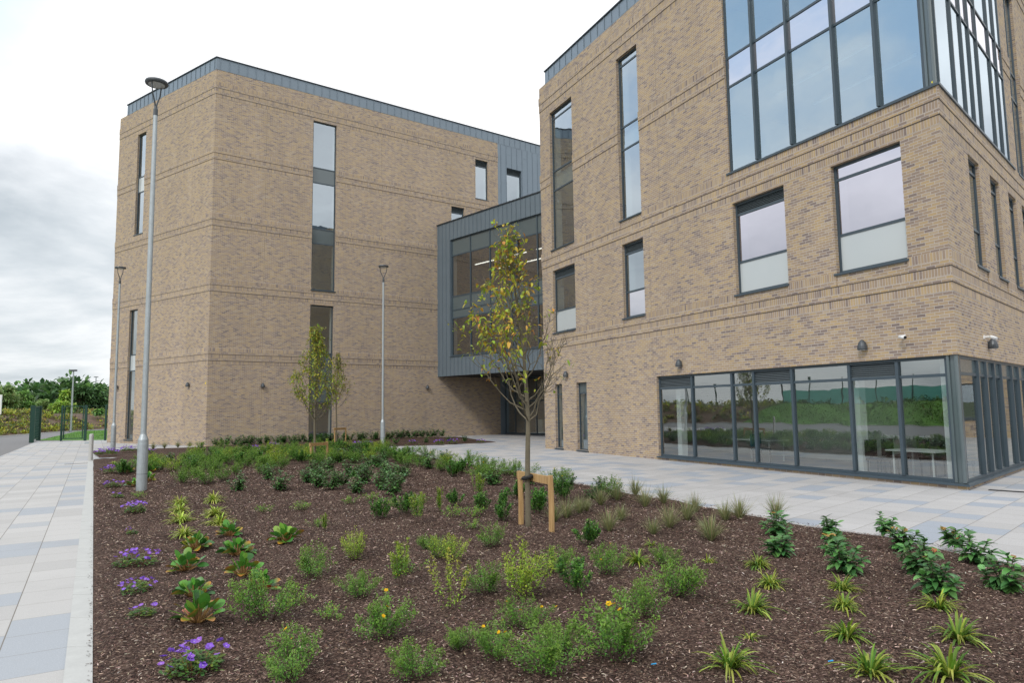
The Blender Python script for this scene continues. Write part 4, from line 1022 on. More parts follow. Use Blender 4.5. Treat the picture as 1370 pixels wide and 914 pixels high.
def mk_whorl(seed, ns=6, H_=.42, R_=.16, L=.10, wl=.42, per=22, cols=DARKG, tipc=None, redtop=0.0):
    r = np.random.default_rng(seed); lm = LM(); sm = MB(); B = []; D = []; T = []
    for i in range(ns):
        a = r.uniform(0, 6.283); q = math.sqrt(r.uniform(.0, 1)); e = np.array([math.cos(a) * q * R_, math.sin(a) * q * R_, H_ * r.uniform(.55, 1.05) * (1 - .3 * q)]); b0 = e * np.array([.15, .15, 0])
        sm.tube([b0, (b0 + e) / 2 + np.array([0, 0, .01]), e], [.006, .0045, .003], 5, cap=False)
        for k in range(per):
            t_ = .18 + .82 * (k + .5) / per; p_ = b0 + (e - b0) * t_; aa = k * 2.4 + r.uniform(-.4, .4); up_ = .05 + .75 * t_ ** 3 + r.uniform(-.2, .2)
            B.append(p_); D.append((math.cos(aa), math.sin(aa), up_)); T.append(t_)
    B, D, T = np.array(B), np.array(D), np.array(T); n = len(B); c = pick(cols, n, r)
    if redtop:
        m = (T > .9) & (r.random(n) < redtop); c[m] = pick([(.30, .10, .03), (.34, .2, .05)], int(m.sum()), r)
    ln = L * r.uniform(.65, 1.15, n) * (1.1 - .25 * T); strips(lm, B, D, ln, ln * wl * r.uniform(.85, 1.15, n), OV, r.uniform(.1, .55, n), c, .22, c * 1.2, r.uniform(-.4, .4, n))
    return lm.mesh('evergreen', LEAFGL, True), sm.mesh('stems', TWIG), []

PROTO = {}
def protos():
    S = {}
    S['shrub'] = [mk_shrub(11 + i, .30 + .03 * (i % 3), .40 + .03 * (i % 2), 28, 85, nflow=0, tipc=(.20, .30, .04)) for i in range(5)]
    S['flowering'] = [mk_shrub(31 + i, .32, .42, 28, 85, nflow=2 + i, tipc=(.18, .28, .04)) for i in range(4)]
    S['lime'] = [mk_shrub(51 + i, .28, .46, 24, 70, LIME, .5, .017, tipc=(.36, .40, .05), gap=.2) for i in range(3)]
    S['upright'] = [mk_shrub(61 + i, .12, .52, 12, 80, LIME + GREEN, .9, .02, tipc=(.34, .40, .05)) for i in range(2)]
    S['twiggy'] = [mk_shrub(71 + i, .20, .5, 9, 55, LIME, .8, .017, tipc=(.45, .36, .05), gap=.1) for i in range(2)]
    S['sparse'] = [mk_shrub(81 + i, .26, .2, 18, 26, LIME + GREEN, .4, .016, gap=.25) for i in range(3)]
    S['conic'] = [mk_shrub(91 + i, .19, .40, 18, 85, DARKG + GREEN, .6, .026) for i in range(3)]
    S['bergenia'] = [mk_bergenia(101 + i, 28 + 2 * i, .105) for i in range(4)]
    S['geranium'] = [mk_geranium(111 + i, .17 + .02 * i, 170, 25 + 3 * i, .12) for i in range(3)]
    S['geranium_small'] = [mk_geranium(121 + i, .11, 70, 5, .08) for i in range(2)]
    S['sedge'] = [mk_sedge(131 + i, 80 + 8 * i, .29, .015) for i in range(4)]
    S['sedge_thin'] = [mk_sedge(141 + i, 30, .22) for i in range(2)]
    S['sedge_lime'] = [mk_sedge(146 + i, 110, .31, .018, ((.42, .48, .09), (.36, .46, .07), (.5, .52, .16), (.22, .34, .04))) for i in range(3)]
    S['stipa'] = [mk_stipa(151 + i) for i in range(4)]
    S['viburnum'] = [mk_whorl(161 + i, 7, .38, .20, .14, .45, 20, [(.065, .18, .055), (.09, .23, .06), (.05, .14, .045), (.12, .26, .08)], redtop=.08) for i in range(4)]
    S['skimmia'] = [mk_whorl(171 + i, 11, .38, .22, .085, .45, 22, DARKG + [(.10, .2, .06)]) for i in range(4)]
    S['hedge'] = [mk_whorl(181 + i, 11, .46, .28, .10, .5, 20, DARKG) for i in range(3)]
    return S
PROTO = protos()
NAMES = dict(shrub='small_leaved_shrub', flowering='flowering_shrub', lime='lime_shrub', upright='upright_shrub', twiggy='twiggy_shrub', sparse='sparse_shrub', conic='dark_shrub', bergenia='bergenia',
             geranium='geranium', geranium_small='geranium', sedge='variegated_sedge', sedge_thin='variegated_sedge', sedge_lime='variegated_sedge', stipa='feather_grass', viburnum='viburnum', skimmia='evergreen_bush', hedge='hedging_plant')
CATS = dict(bergenia='plant', geranium='flower', geranium_small='flower', sedge='grass tuft', sedge_thin='grass tuft', sedge_lime='grass tuft', stipa='grass tuft')
_cnt = {}
def plant(kind, pos, label, group=None, sc=1.0, vi=None, rz=None, stems=True, flowers=True, zs=None):
    k = _cnt.get(kind, 0); _cnt[kind] = k + 1; P_ = PROTO[kind]; me, st, fl = P_[(k if vi is None else vi) % len(P_)]
    x, y = float(pos[0]), float(pos[1]); z = float(bedh(np.float64(x), np.float64(y))) - .008 if y < 37 else .03
    rz = rng.uniform(0, 6.283) if rz is None else rz
    o = link(NAMES[kind], me, None, (x, y, z), rz, (sc, sc, (zs or 1) * sc)); tag(o, label, CATS.get(kind, 'shrub'), group)
    o['kind'] = 'thing'
    if st is not None and stems: link('stems', st, o)
    if flowers:
        for m, p_ in fl: 
            f = link('flower', m, o, p_, rng.uniform(0, 6)); f.rotation_euler = (rng.uniform(-.9, .5), rng.uniform(-.6, .6), rng.uniform(0, 6))
    return o
def at(px, py): return ground(px, py, .03)
ORD = ['nearest', 'second', 'third', 'fourth', 'fifth', 'sixth', 'seventh', 'eighth', 'ninth', 'tenth', 'eleventh', 'twelfth', 'thirteenth']
def rowlab(i, what, where): return f'{what}, {"nearest the camera" if i == 0 else ORD[i] + " from the front"} {where}'

# --- left kerb: geraniums
G = 'purple geraniums along the left kerb'
for i, (x, y, k, s) in enumerate([(260, 902, 'geranium', 1.15), (189, 831, 'geranium_small', 1.0), (183, 798, 'geranium', .8), (182, 760, 'geranium', 1.05), (176, 718, 'geranium_small', .8), (180, 690, 'geranium', 1.15), (157, 668, 'geranium_small', 1.1), (151, 654, 'geranium', 1.0), (150, 635, 'geranium', 1.25)]):
    plant(k, at(x, y), rowlab(i, 'low purple-flowered geranium', 'in the row along the left kerb'), G, s * 1.15)
plant('sparse', at(187, 668), 'tuft of small green leaves at the foot of the near lamp post', None, .8)
plant('sedge_lime', at(152, 622), 'yellow leafy tuft by the far end of the left kerb', None, .8)
# --- bergenias
G = 'bergenias with large red-edged leaves'
for i, (x, y, s, lab) in enumerate([(264, 838, 1.2, 'large-leaved bergenia at the front of the left row, the largest one'), (259, 803, .95, 'bergenia with a purple underleaf just behind the front one'), (249, 768, 1.0, 'all-green bergenia third from the front in the left row'),
    (262, 737, 1.05, 'bergenia with orange-green upright leaves at the back of the left row'), (325, 775, 1.1, 'bergenia with orange lower leaves at the front of the middle pair'), (317, 745, 1.15, 'broad green bergenia in the middle, behind the orange-leaved one'),
    (308, 722, .95, 'dark green bergenia at the back of the middle row below the sedges'), (383, 730, 1.1, 'bergenia with scarlet and green leaves standing alone on the right'), (350, 792, .9, 'pale bergenia half hidden behind a small-leaved shrub'),
    (181, 652, .9, 'small bergenia behind the near lamp post on its left'), (170, 634, 1.0, 'reddish bergenia left of the lamp post near the kerb'), (198, 645, .9, 'bergenia right behind the near lamp post'), (212, 626, 1.1, 'red-tipped bergenia right of the lamp post, farthest back'), (203, 634, 1.0, 'yellow-green bergenia to the right of the near lamp post')]):
    plant('bergenia', at(x, y), lab, G, s * (1.32 if i < 9 else 1.55))
# --- variegated sedges
G = 'variegated sedges in the bed'
for nm, pts in {'in the left column behind the bergenias': [(246, 722, .8), (242, 703, 1.05), (240, 690, 1.0), (240, 677, .95)], 'in the right column behind the bergenias': [(294, 707, 1.1), (288, 692, 1.05), (286, 675, 1.0)]}.items():
    for i, (x, y, s) in enumerate(pts): plant('sedge_lime', at(x, y), rowlab(i, 'lime sedge', nm), G, s * 1.3)
for nm, pts in {'in the left column of the right-hand half': [(976, 905, 1.15), (1003, 862, .8), (1007, 826, 1.1), (1031, 787, 1.0), (1015, 763, .9)], 'in the middle column of the right-hand half': [(1164, 906, 1.2), (1133, 858, 1.05), (1130, 818, .95), (1127, 791, .95)],
                'in the right column of the right-hand half': [(1272, 914, 1.35), (1283, 862, 1.1), (1257, 821, 1.0)], 'right of the staked tree': [(853, 758, 1.0), (872, 735, .85), (947, 757, .85), (951, 757, .6)]}.items():
    for i, (x, y, s) in enumerate(pts): plant('sedge' if s > .85 else 'sedge_thin', at(x, y), rowlab(i, 'striped sedge', nm), G, s * 1.12)
# --- feather grasses
G = 'feather grasses beside the right-hand paving'
sp = [(951, 726), (874, 718), (815, 712), (896, 710), (831, 698), (920, 700), (758, 694), (785, 687), (930, 688), (888, 677), (863, 680), (804, 678), (826, 671), (850, 665), (971, 700), (990, 698), (1038, 693), (949, 722), (776, 690), (742, 700)]
for i, (x, y) in enumerate(sp):
    lab = {0: 'straw-coloured feather grass nearest the camera beside the right paving', 16: 'tall feather grass behind the first glossy bush at the paving edge', 6: 'feather grass just right of the staked tree', 13: 'feather grass farthest back at the paving edge'}.get(i, 'thin straw-green feather grass between the staked tree and the right-hand paving')
    plant('stipa', at(x, y), lab, G, rng.uniform(.85, 1.2))
# --- viburnums
G = 'glossy viburnums at the right-hand paving edge'
for nm, pts in {'in the first clump from the left': [(1046, 748, 1.0), (1040, 718, 1.0)], 'in the second clump from the left': [(1127, 772, 1.05), (1116, 742, 1.0), (1110, 718, .8)], 'in the third clump from the left': [(1255, 802, 1.0), (1235, 772, 1.05), (1211, 740, 1.0), (1184, 718, .85)], 'in the clump at the right edge': [(1345, 798, 1.05), (1302, 757, 1.0), (1277, 735, .9)]}.items():
    for i, (x, y, s) in enumerate(pts): plant('viburnum', at(x, y), rowlab(i, 'glossy viburnum', nm), G, s * 1.08)
# --- foreground shrubs
G = 'small-leaved shrubs in the foreground'
fg = [(359, 836, 'shrub', 1.25, 'small-leaved shrub to the right of the front bergenia'), (390, 915, 'flowering', 1.05, 'low shrub with yellow blooms at the bottom edge, left of centre'), (420, 777, 'shrub', 1.05, 'airy green shrub behind and right of the bergenias'),
      (474, 752, 'lime', 1.0, 'yellow-green airy shrub left of the middle, leaning right'), (480, 803, 'shrub', .85, 'compact blue-green shrub on its own in open mulch'), (515, 864, 'flowering', 1.05, 'leaning green shrub with one yellow bloom in the foreground'),
      (536, 788, 'upright', 1.1, 'narrow upright lime-green shrub in the middle'), (602, 822, 'twiggy', 1.25, 'tall twiggy lime shrub with bare lower stems'), (604, 757, 'lime', .95, 'yellow-green shrub behind the twiggy one'), (585, 752, 'shrub', .75, 'small grey-green shrub tucked behind the lime ones'),
      (616, 873, 'shrub', .62, 'small bright green shrub near the bottom middle'), (560, 915, 'shrub', .8, 'green shrub cut by the bottom edge, left of the yellow blooms'), (664, 890, 'flowering', .85, 'green shrub with several yellow blooms near the bottom middle'),
      (700, 806, 'lime', 1.45, 'largest lime-green shrub, in front of the staked tree'), (700, 842, 'flowering', .85, 'dark green shrub with a yellow bloom in front of the largest lime shrub'), (730, 912, 'shrub', 1.0, 'green shrub at the bottom edge just right of centre'), (745, 880, 'shrub', .8, 'small green shrub behind the one at the bottom edge'),
      (769, 797, 'conic', 1.1, 'small dark shrub between two larger ones right of centre'), (812, 772, 'flowering', 1.05, 'open shrub with a yellow bloom to the right of the staked tree'), (822, 888, 'flowering', 1.35, 'big rounded green shrub with two yellow blooms, right of centre'), (862, 835, 'shrub', 1.0, 'green shrub behind the big rounded one on its right'),
      (902, 806, 'shrub', 1.25, 'dense green shrub leaning right, the rightmost of the foreground'), (893, 760, 'shrub', .75, 'low green shrub left of the sedges beyond the rightmost shrub'), (785, 733, 'conic', 1.1, 'slim dark shrub right of the stakes'), (650, 800, 'shrub', .9, 'green shrub left of the largest lime shrub'),
      (745, 770, 'shrub', .95, 'open green shrub at the foot of the right-hand stake'), (660, 735, 'shrub', .9, 'dark blue-green shrub left of the staked tree'), (632, 712, 'sparse', .9, 'sparse grey-green shrub to the left of the stakes'), (543, 770, 'sparse', 1.0, 'thin sparse shrub behind the narrow upright one'),
      (575, 735, 'shrub', .7, 'small round shrub in the middle of the open mulch'), (445, 835, 'sparse', .8, 'scraggy low shrub left of the leaning one'), (395, 812, 'sparse', 1.0, 'loose low shrub right of the first foreground shrub'), (425, 706, 'sparse', .8, 'low sparse shrub in the open mulch behind the scarlet bergenia'),
      (402, 685, 'sparse', 1.05, 'yellowish sparse shrub left of centre in the open mulch'), (352, 688, 'sparse', .9, 'yellowish sparse shrub behind the scarlet bergenia'), (434, 712, 'upright', .62, 'small upright shrub in the open mulch left of centre'), (467, 676, 'sparse', .95, 'pale twiggy low shrub beyond the open mulch')]
for x, y, k, s, lab in fg: plant(k, at(x, y), lab, G if k in ('shrub', 'flowering', 'lime') else None, s * .86)
# --- dark little shrubs of the middle
G = 'small dark shrubs across the middle of the bed'
for x, y, k in [(509, 698, 'conic'), (542, 693, 'conic'), (559, 704, 'upright'), (610, 680, 'conic'), (590, 687, 'upright'), (645, 687, 'conic'), (632, 692, 'sparse'), (673, 680, 'conic'), (673, 699, 'conic'), (496, 671, 'sparse'), (561, 676, 'sparse'), (525, 680, 'sparse'), (605, 694, 'sparse'), (719, 690, 'conic'), (722, 683, 'conic'), (690, 668, 'conic'), (752, 672, 'conic'), (640, 668, 'upright')]:
    plant(k, at(x, y), 'small dark upright shrub in the middle of the mulch bed', G, rng.uniform(.75, .95) * 1.15)
# --- glossy evergreens
G = 'glossy evergreen bushes left of the middle'
for x, y in [(411, 648), (430, 643), (426, 654), (443, 658), (457, 652), (476, 663), (470, 639), (487, 650), (487, 636), (511, 658), (520, 645), (527, 665), (533, 652), (516, 639), (454, 621), (478, 617), (496, 625), (319, 660), (374, 658), (360, 643), (541, 640), (505, 628), (440, 630), (420, 636)]:
    plant('skimmia', at(x, y), 'glossy dark green evergreen bush in the drift left of the middle', G, rng.uniform(1.3, 1.6))
# --- rows of small-leaved shrubs at the back left, and the mass along the back
G = 'rows of green shrubs at the back left'
for x, y in [(242, 649), (247, 636), (277, 649), (275, 634), (266, 620), (314, 638), (306, 625), (350, 636), (341, 621), (253, 621), (285, 622), (325, 618), (330, 628), (366, 622), (300, 645), (262, 640), (291, 632), (372, 632)]:
    plant('shrub' if rng.random() < .7 else 'flowering', at(x, y), 'soft green shrub in the rows at the back left of the bed', G, rng.uniform(.9, 1.25), flowers=rng.random() < .4)
def inside(x, y): return KL(y) + .4 < x < RE(y) - .25 and y < 30.2 + (x + 18.2) * .552 - .4
G = 'dense planting along the back of the bed'
pts = []; tries = 0
while len(pts) < 135 and tries < 9000:
    tries += 1; y = rng.uniform(17.5, 35.8); x = rng.uniform(-14, 2.2)
    if not inside(x, y): continue
    back = (x + 14) * .5 + 21; edge = RE(y) - x
    if y < back and edge > 2.6: continue
    if any((x - a) ** 2 + (y - b) ** 2 < .32 for a, b in pts): continue
    if (x + 9.3) ** 2 + (y - 17.4) ** 2 < 1 : continue
    pts.append((x, y))
for x, y in pts:
    k = rng.choice(['shrub', 'flowering', 'skimmia', 'lime', 'shrub', 'conic']); edge = RE(y) - x
    plant(str(k), (x, y), {'skimmia': 'dark glossy bush in the dense planting along the back of the bed', 'lime': 'yellow-green shrub in the dense planting along the back of the bed', 'conic': 'small dark shrub in the dense planting along the back of the bed'}.get(str(k), 'soft green shrub in the dense planting along the back of the bed'), G, rng.uniform(1.1, 1.55), flowers=rng.random() < .35, zs=.85)
for x, y, s in [(794, 668, 1.0), (818, 668, 1.1), (806, 660, 1.0), (760, 655, 1.0), (740, 652, 1.1)]:
    plant('flowering' if s > 1 else 'skimmia', at(x, y), 'leafy green bush at the right end of the dense planting beside the paving', 'bushes at the right end of the dense planting', s)
# --- back bed against the facade
G = 'hedging plants along the foot of the left block'
for s_ in np.arange(.5, 15.6, .48):
    p = Dw.pt(s_, 0, .55 + .25 * math.sin(s_ * 7)); plant('hedge', p, 'dark leafy hedging plant along the foot of the left block', G, rng.uniform(1.25, 1.6), stems=False)
G = 'geraniums in the narrow back bed'
for x, y in [(132, 610), (140, 607), (148, 610), (170, 606), (182, 605), (200, 607), (340, 603), (366, 600), (352, 604), (478, 597), (492, 596), (552, 594), (588, 595), (606, 594), (643, 593)]:
    plant('geranium', ground(x, y, .03), 'blue-purple geranium clump in the narrow back bed' if x > 300 else 'purple geranium mass in the far left corner of the planting', G, rng.uniform(1.2, 1.8))
G = 'small plants in the narrow back bed'
for x, y, k in [(205, 601, 'stipa'), (220, 600, 'stipa'), (238, 599, 'stipa'), (254, 598, 'stipa'), (268, 600, 'shrub'), (300, 600, 'shrub'), (322, 598, 'skimmia'), (395, 596, 'skimmia'), (425, 597, 'shrub'), (455, 595, 'skimmia'), (530, 594, 'skimmia'), (570, 593, 'skimmia'), (600, 591, 'skimmia'), (622, 591, 'skimmia')]:
    plant(k, ground(x, y, .03), 'small green plant in the narrow bed at the foot of the left block' if k != 'stipa' else 'thin grass tuft at the foot of the left block corner', G, 1.1)

# ------------------------------------------------------------------ bark mulch chips
def chips(n, y0, y1):
    r = np.random.default_rng(5); lm = LM(); y = y0 + (y1 - y0) * r.random(n * 2) ** 1.9; x = KL(y) + .03 + (RE(y) - KL(y) - .06) * r.random(n * 2)
    ok = np.abs(x) < y * .8 + .6; x, y = x[ok][:n], y[ok][:n]; n = len(x)
    b = np.stack([x, y, bedh(x, y) + .003 + .008 * r.random(n)], 1); a = r.uniform(0, 6.283, n); dr = np.stack([np.cos(a), np.sin(a), r.uniform(-.25, .45, n)], 1)
    far = (.8 + y / 16); c = pick([(.05, .03, .025), (.11, .067, .052), (.165, .107, .082), (.08, .05, .04), (.105, .065, .052), (.27, .19, .15), (.38, .295, .24)], n, r, .25)
    lt = r.random(n) < .05; c[lt] = pick([(.55, .46, .39), (.46, .36, .28)], int(lt.sum()), r)
    strips(lm, b, dr, r.uniform(.009, .034, n) * far, r.uniform(.003, .009, n) * far, [.6, 1, .5], r.uniform(-.1, .3, n), c, .3, None, r.uniform(-.6, .6, n))
    m = 520; y = 3 + 25 * r.random(m) ** 1.8; x = KL(y) - np.abs(r.normal(0, .028, m)); b = np.stack([x, y, np.full(m, .0165)], 1); a = r.uniform(0, 6.283, m)
    strips(lm, b, np.stack([np.cos(a), np.sin(a), a * 0 + .02], 1), r.uniform(.008, .03, m), r.uniform(.004, .01, m), [.6, 1, .5], np.zeros(m), pick([(.06, .04, .03), (.10, .065, .05), (.04, .028, .022)], m, r), .1)
    m = 600; y = 3 + 25 * r.random(m) ** 1.5; x = RE(y) + np.abs(r.normal(0, .05, m)); b = np.stack([x, y, np.full(m, .018)], 1); a = r.uniform(0, 6.283, m)
    strips(lm, b, np.stack([np.cos(a), np.sin(a), a * 0 + .02], 1), r.uniform(.01, .035, m), r.uniform(.004, .01, m), [.6, 1, .5], np.zeros(m), pick([(.06, .04, .03), (.10, .065, .05), (.04, .028, .022)], m, r), .1)
    tag(link('bark_mulch', lm.mesh('bark_mulch', CHIP)), kind='stuff')
chips(175000, 4.0, 24.0)
# ------------------------------------------------------------------ trees
def grow(seed, H_, z0, prof, nprim, leafp, r0=.055, lsize=.085, per=3, wob=.05, leadx=None):
    """prof(t) crown radius at height fraction t; leafp(p) chance of leaves at a place; returns trunk MB, leaf base/dir arrays"""
    r = np.random.default_rng(seed); tb = MB(); tb.smooth = True; LB_, LD_ = [], []
    def lead(z):
        t_ = z / H_; return np.array([wob * math.sin(z * 1.3 + seed) * min(1, t_ * 1.5) + (leadx(t_) if leadx else 0), wob * math.cos(z * 1.1 + seed) * t_, z])
    zs = np.linspace(-.05, H_, 22); rad = [r0 * 1.15 if z < .05 else r0 * (1 - .25 * z / z0) if z < z0 else max(.004, r0 * .75 * (1 - (z - z0) / (H_ - z0)) ** .9) for z in zs]
    tb.tube([lead(z) for z in zs], rad, 9)
    def leafs(p, d, n):
        for _ in range(n):
            if r.random() < leafp(p): LB_.append(p + r.standard_normal(3) * .025); LD_.append(d * .5 + r.standard_normal(3) * .6 + np.array([0, 0, -.35]))
    def twig(p0, d, ln, rr, depth):
        bare = r.random() < .35; d = d / np.linalg.norm(d); k = 4; pts = [p0]
        for i in range(k):
            d = d + r.standard_normal(3) * .13 + np.array([0, 0, .10]); d /= np.linalg.norm(d); pts.append(pts[-1] + d * ln / k)
        tb.tube(pts, np.linspace(rr, max(.0015, rr * .3), k + 1), 4, cap=False)
        for i, q in enumerate(pts[1:]):
            if not bare: leafs(q, d, per)
            if depth and r.random() < .6:
                s_ = np.cross(d, r.standard_normal(3)); twig(q, d * .6 + s_ / np.linalg.norm(s_) * .7, ln * r.uniform(.35, .6), rr * .5, depth - 1)
    for i in range(nprim):
        f = (i + .5) / nprim; zst = z0 + (H_ - z0) * (f ** 1.25) * .86 + r.uniform(-.06, .06); a = i * 2.4 + r.uniform(-.4, .4)
        t_ = (zst - z0) / (H_ - z0); rise = (.42 - .2 * t_) * (H_ - z0) * r.uniform(.65, 1.1); ze = min(zst + rise, H_ * .99); Rr = prof((ze - z0) / (H_ - z0), math.cos(a)) * r.uniform(.7, 1.1)
        st = lead(zst); en = lead(ze) + np.array([math.cos(a), math.sin(a), 0]) * Rr; L_ = np.linalg.norm(en - st); k = 7; pts = []
        for q in np.linspace(0, 1, k):
            pts.append(st + (en - st) * np.array([q ** .75, q ** .75, q ** 1.25]) + (r.standard_normal(3) * .02 if 0 < q < 1 else 0))
        rr = max(.005, r0 * .29 * (1 - .6 * t_)); tb.tube(pts, np.linspace(rr, .003, k), 6, cap=False)
        for j in range(2, k):
            d = pts[j] - pts[j - 1]; d /= np.linalg.norm(d)
            leafs(pts[j], d, per if j > 3 else 1)
            for _ in range(2 if j > 2 else 1):
                s_ = np.cross(d, r.standard_normal(3)); s_ /= np.linalg.norm(s_)
                twig(pts[j], d * .75 + s_ * .6, r.uniform(.18, .42) * (H_ / 5) * (1.1 - .35 * t_), rr * .4, 1)
        twig(pts[-1], pts[-1] - pts[-2], .28 * H_ / 5, .004, 1)
    twig(lead(H_ - .03), np.array([0, 0, 1.0]), .25 * H_ / 5, .004, 1)
    return tb, np.array(LB_), np.array(LD_), r
def tree(name, label, x, y, seed, H_, z0, prof, nprim, leafp, cols, lsize, tipc, per=3, r0=.055, leadx=None, mat_=None, group=None, cat='tree'):
    t_ = thing(name, label, cat, (x, y, 0), group); tb, B_, D_, r = grow(seed, H_, z0, prof, nprim, leafp, r0, lsize, per, leadx=leadx)
    link('trunk', tb.mesh('trunk', BARK), t_)
    lm = LM(); n = len(B_); ln = lsize * r.uniform(.6, 1.15, n); c = pick(cols, n, r); tp = np.where(r.random((n, 1)) < .4, pick(tipc, n, r), c)
    strips(lm, B_, D_, ln, ln * r.uniform(.45, .6, n), OV, r.uniform(.1, .7, n), c, .35, tp, r.uniform(-.8, .8, n))
    link('crown', lm.mesh('crown', LEAF, True), t_); return t_, n
YG = [(.34, .42, .035), (.46, .48, .04), (.24, .36, .035), (.55, .46, .05), (.30, .40, .04), (.52, .28, .05)]
tx, ty = [float(q) for q in ground(707, 712)[:2]]
def prof1(t_, ca):
    base = np.interp(t_, [0, .12, .3, .5, .7, .88, 1.0], [.35, .78, .95, .85, .42, .22, .06]); return base * (1.08 if ca < 0 else .72)
def leaf1(p):
    x, z = p[0], p[2]
    side = np.interp(x, [-.9, -.2, .1, .5], [.42, .28, .14, .06]); return side * float(np.interp(z, [1.7, 2.1, 2.6, 3.2, 4.2, 4.9], [.12, .28, .6, .85, .9, .6]))
tree('young_tree', 'young staked tree with thin yellow-green leaves in the middle of the bed', tx, ty, 5, 4.85, 1.72, prof1, 40, leaf1, YG, .088, [(.5, .15, .04), (.45, .25, .04), (.35, .32, .05)], 2, .05, leadx=lambda t_: -.18 * max(0, t_ - .36) ** 1.0 * 1.6)
def prof2(t_, ca): return np.interp(t_, [0, .15, .35, .55, .75, 1.0], [.55, 1.08, 1.1, .74, .38, .08]) * (1.1 if ca < 0 else .85)
x2, y2 = [float(q) for q in ground(421, 618)[:2]]
tree('young_tree', 'larger of the two small trees in front of the slit window of the left block', x2, y2, 9, 5.0, 1.5, prof2, 40, lambda p: .26 if p[2] > 1.9 else .14, [(.24, .34, .04), (.34, .40, .045), (.19, .3, .04), (.45, .42, .05)], .095, [(.36, .28, .04), (.4, .2, .04)], 3, .055)
x3, y3 = [float(q) for q in ground(450, 594)[:2]]
tree('young_tree', 'smaller staked tree close to the wall, right of the slit window', x3, y3, 14, 5.2, 2.0, lambda t_, ca: prof2(t_, ca) * .95, 30, lambda p: .12, [(.19, .26, .04), (.28, .32, .045), (.34, .30, .05)], .1, [(.3, .2, .04), (.22, .2, .04)], 3, .05)
def stakes(pl, pr, h, label, tie):
    pl, pr = np.array([*pl[:2], 0]), np.array([*pr[:2], 0]); r = thing('tree_stake', label, 'tree stake', (pl + pr) / 2)
    for p in (pl, pr):
        mb = MB(); hh = h - .07 if p is pl else h + .06
        mb.tube([p + np.array([0, 0, -.1]), p + np.array([.008, 0, hh * .5]), p + np.array([-.004, 0, hh])], [.046, .045, .043], 12); obj('post', mb, TIMBER, r)
    d = (pr - pl) / np.linalg.norm(pr - pl); L = np.linalg.norm(pr - pl); nn = np.array([-d[1], d[0], 0]); nn = nn if nn @ (CAM - pl) * np.array(1) > 0 else -nn
    mb = MB(); o = [pl - d * .06 + nn * .0, pr + d * .0]
    z0, z1 = h - .07, h + .05
    q0, q1 = pl - d * .07, pr - d * .044
    mb.hexa([q0 - nn * .025 + [0, 0, z0], q1 - nn * .025 + [0, 0, z0 - .01], q1 + nn * .03 + [0, 0, z0 - .01], q0 + nn * .03 + [0, 0, z0], q0 - nn * .025 + [0, 0, z1], q1 - nn * .025 + [0, 0, z1 - .01], q1 + nn * .03 + [0, 0, z1 - .01], q0 + nn * .03 + [0, 0, z1]]); obj('crossbar', mb, TIMBER, r)
    mb = MB(); t3 = np.array([*tie[:2], 0]); ang = np.linspace(0, 2 * math.pi, 13); rr = .078
    mb.tube([t3 + np.array([math.cos(a) * rr, math.sin(a) * rr, h - .01 + .02 * math.cos(a)]) for a in ang], .03, 6); 
    m = pl + d * ((t3 - pl) @ d); mb.tube([t3 + [0, 0, h - .01], m + [0, 0, h - .01]], .035, 6)
    obj('tie', mb, TIE, r)
stakes(ground(697, 706), ground(738, 719), .88, 'pair of timber stakes with crossbar and black tie round the main tree', (tx, ty))
stakes((x2 + .02, y2 - .6), (x2 + .40, y2 + .3), .7, 'timber stakes with crossbar holding the larger small tree', (x2 + .1, y2 - .1))
stakes((x3 + .02, y3 - .5), (x3 + .45, y3 + .4), .9, 'timber stakes beside the small tree close to the wall', (x3, y3))

# ------------------------------------------------------------------ background trees and shrubs (clumps of leaf-sized faces on limbs)
def bg_tree(label, px, ytop, half, y, cols, seed, name='broadleaf_tree', group=None, zbase=2.0, dens=1.0, lsz=.32, shape=1.0):
    r = np.random.default_rng(seed); c0 = at_depth(px, 555, y); top = at_depth(px, ytop + 6, y)[2]; Rr = half / F * y; x = float(c0[0]); h = top - zbase
    t_ = thing(name, label, 'tree', (x, y, zbase), group); tb = MB(); tb.tube([(0, 0, -.6), (.05, 0, h * .3), (0, .1, h * .75)], [.05 * h ** .8, .035 * h ** .8, .01 * h], 7)
    nb = int(11 + 5 * dens); lm = LM(); cl = []
    for i in range(nb):
        a = r.uniform(0, 6.283); q = math.sqrt(r.random()); z = r.uniform(.22, .92) * h; fr = math.sin(min(1, z / h) * math.pi * .9 + .25) ** .6 * shape; p = np.array([math.cos(a) * q * Rr * .8 * fr, math.sin(a) * q * Rr * .8 * fr, z])
        tb.tube([(0, 0, h * .25), tuple(p * np.array([.5, .5, .75])), tuple(p)], [.02 * h ** .7, .012 * h ** .7, .004 * h], 4, cap=False); cl.append((p, r.uniform(.28, .5) * min(Rr, h * .6)))
    cl.append((np.array([r.uniform(-.15, .15) * Rr, 0, h * .88]), .22 * min(Rr, h)))
    for p, cr in cl:
        n = int(150 * dens * (cr / lsz / 2.2) ** 1.5 / 1.6) + 60; d = rdir(n, r, -1, 1); b = p + d * (cr * r.uniform(.35, 1.12, n) ** .6)[:, None] * np.array([1.1, 1.1, .8]); tint = pick(cols, n, r, .22) * r.uniform(.75, 1.25)
        b[:, 2] = b[:, 2].clip(.05); ln = lsz * r.uniform(.5, 1.2, n); strips(lm, b, d + r.standard_normal((n, 3)) * .7, ln, ln * .6, [.3, 1, .15], r.uniform(0, .5, n), tint, .2)
    link('trunk', tb.mesh('trunk', BARK), t_); link('crown', lm.mesh('crown', LEAF), t_)
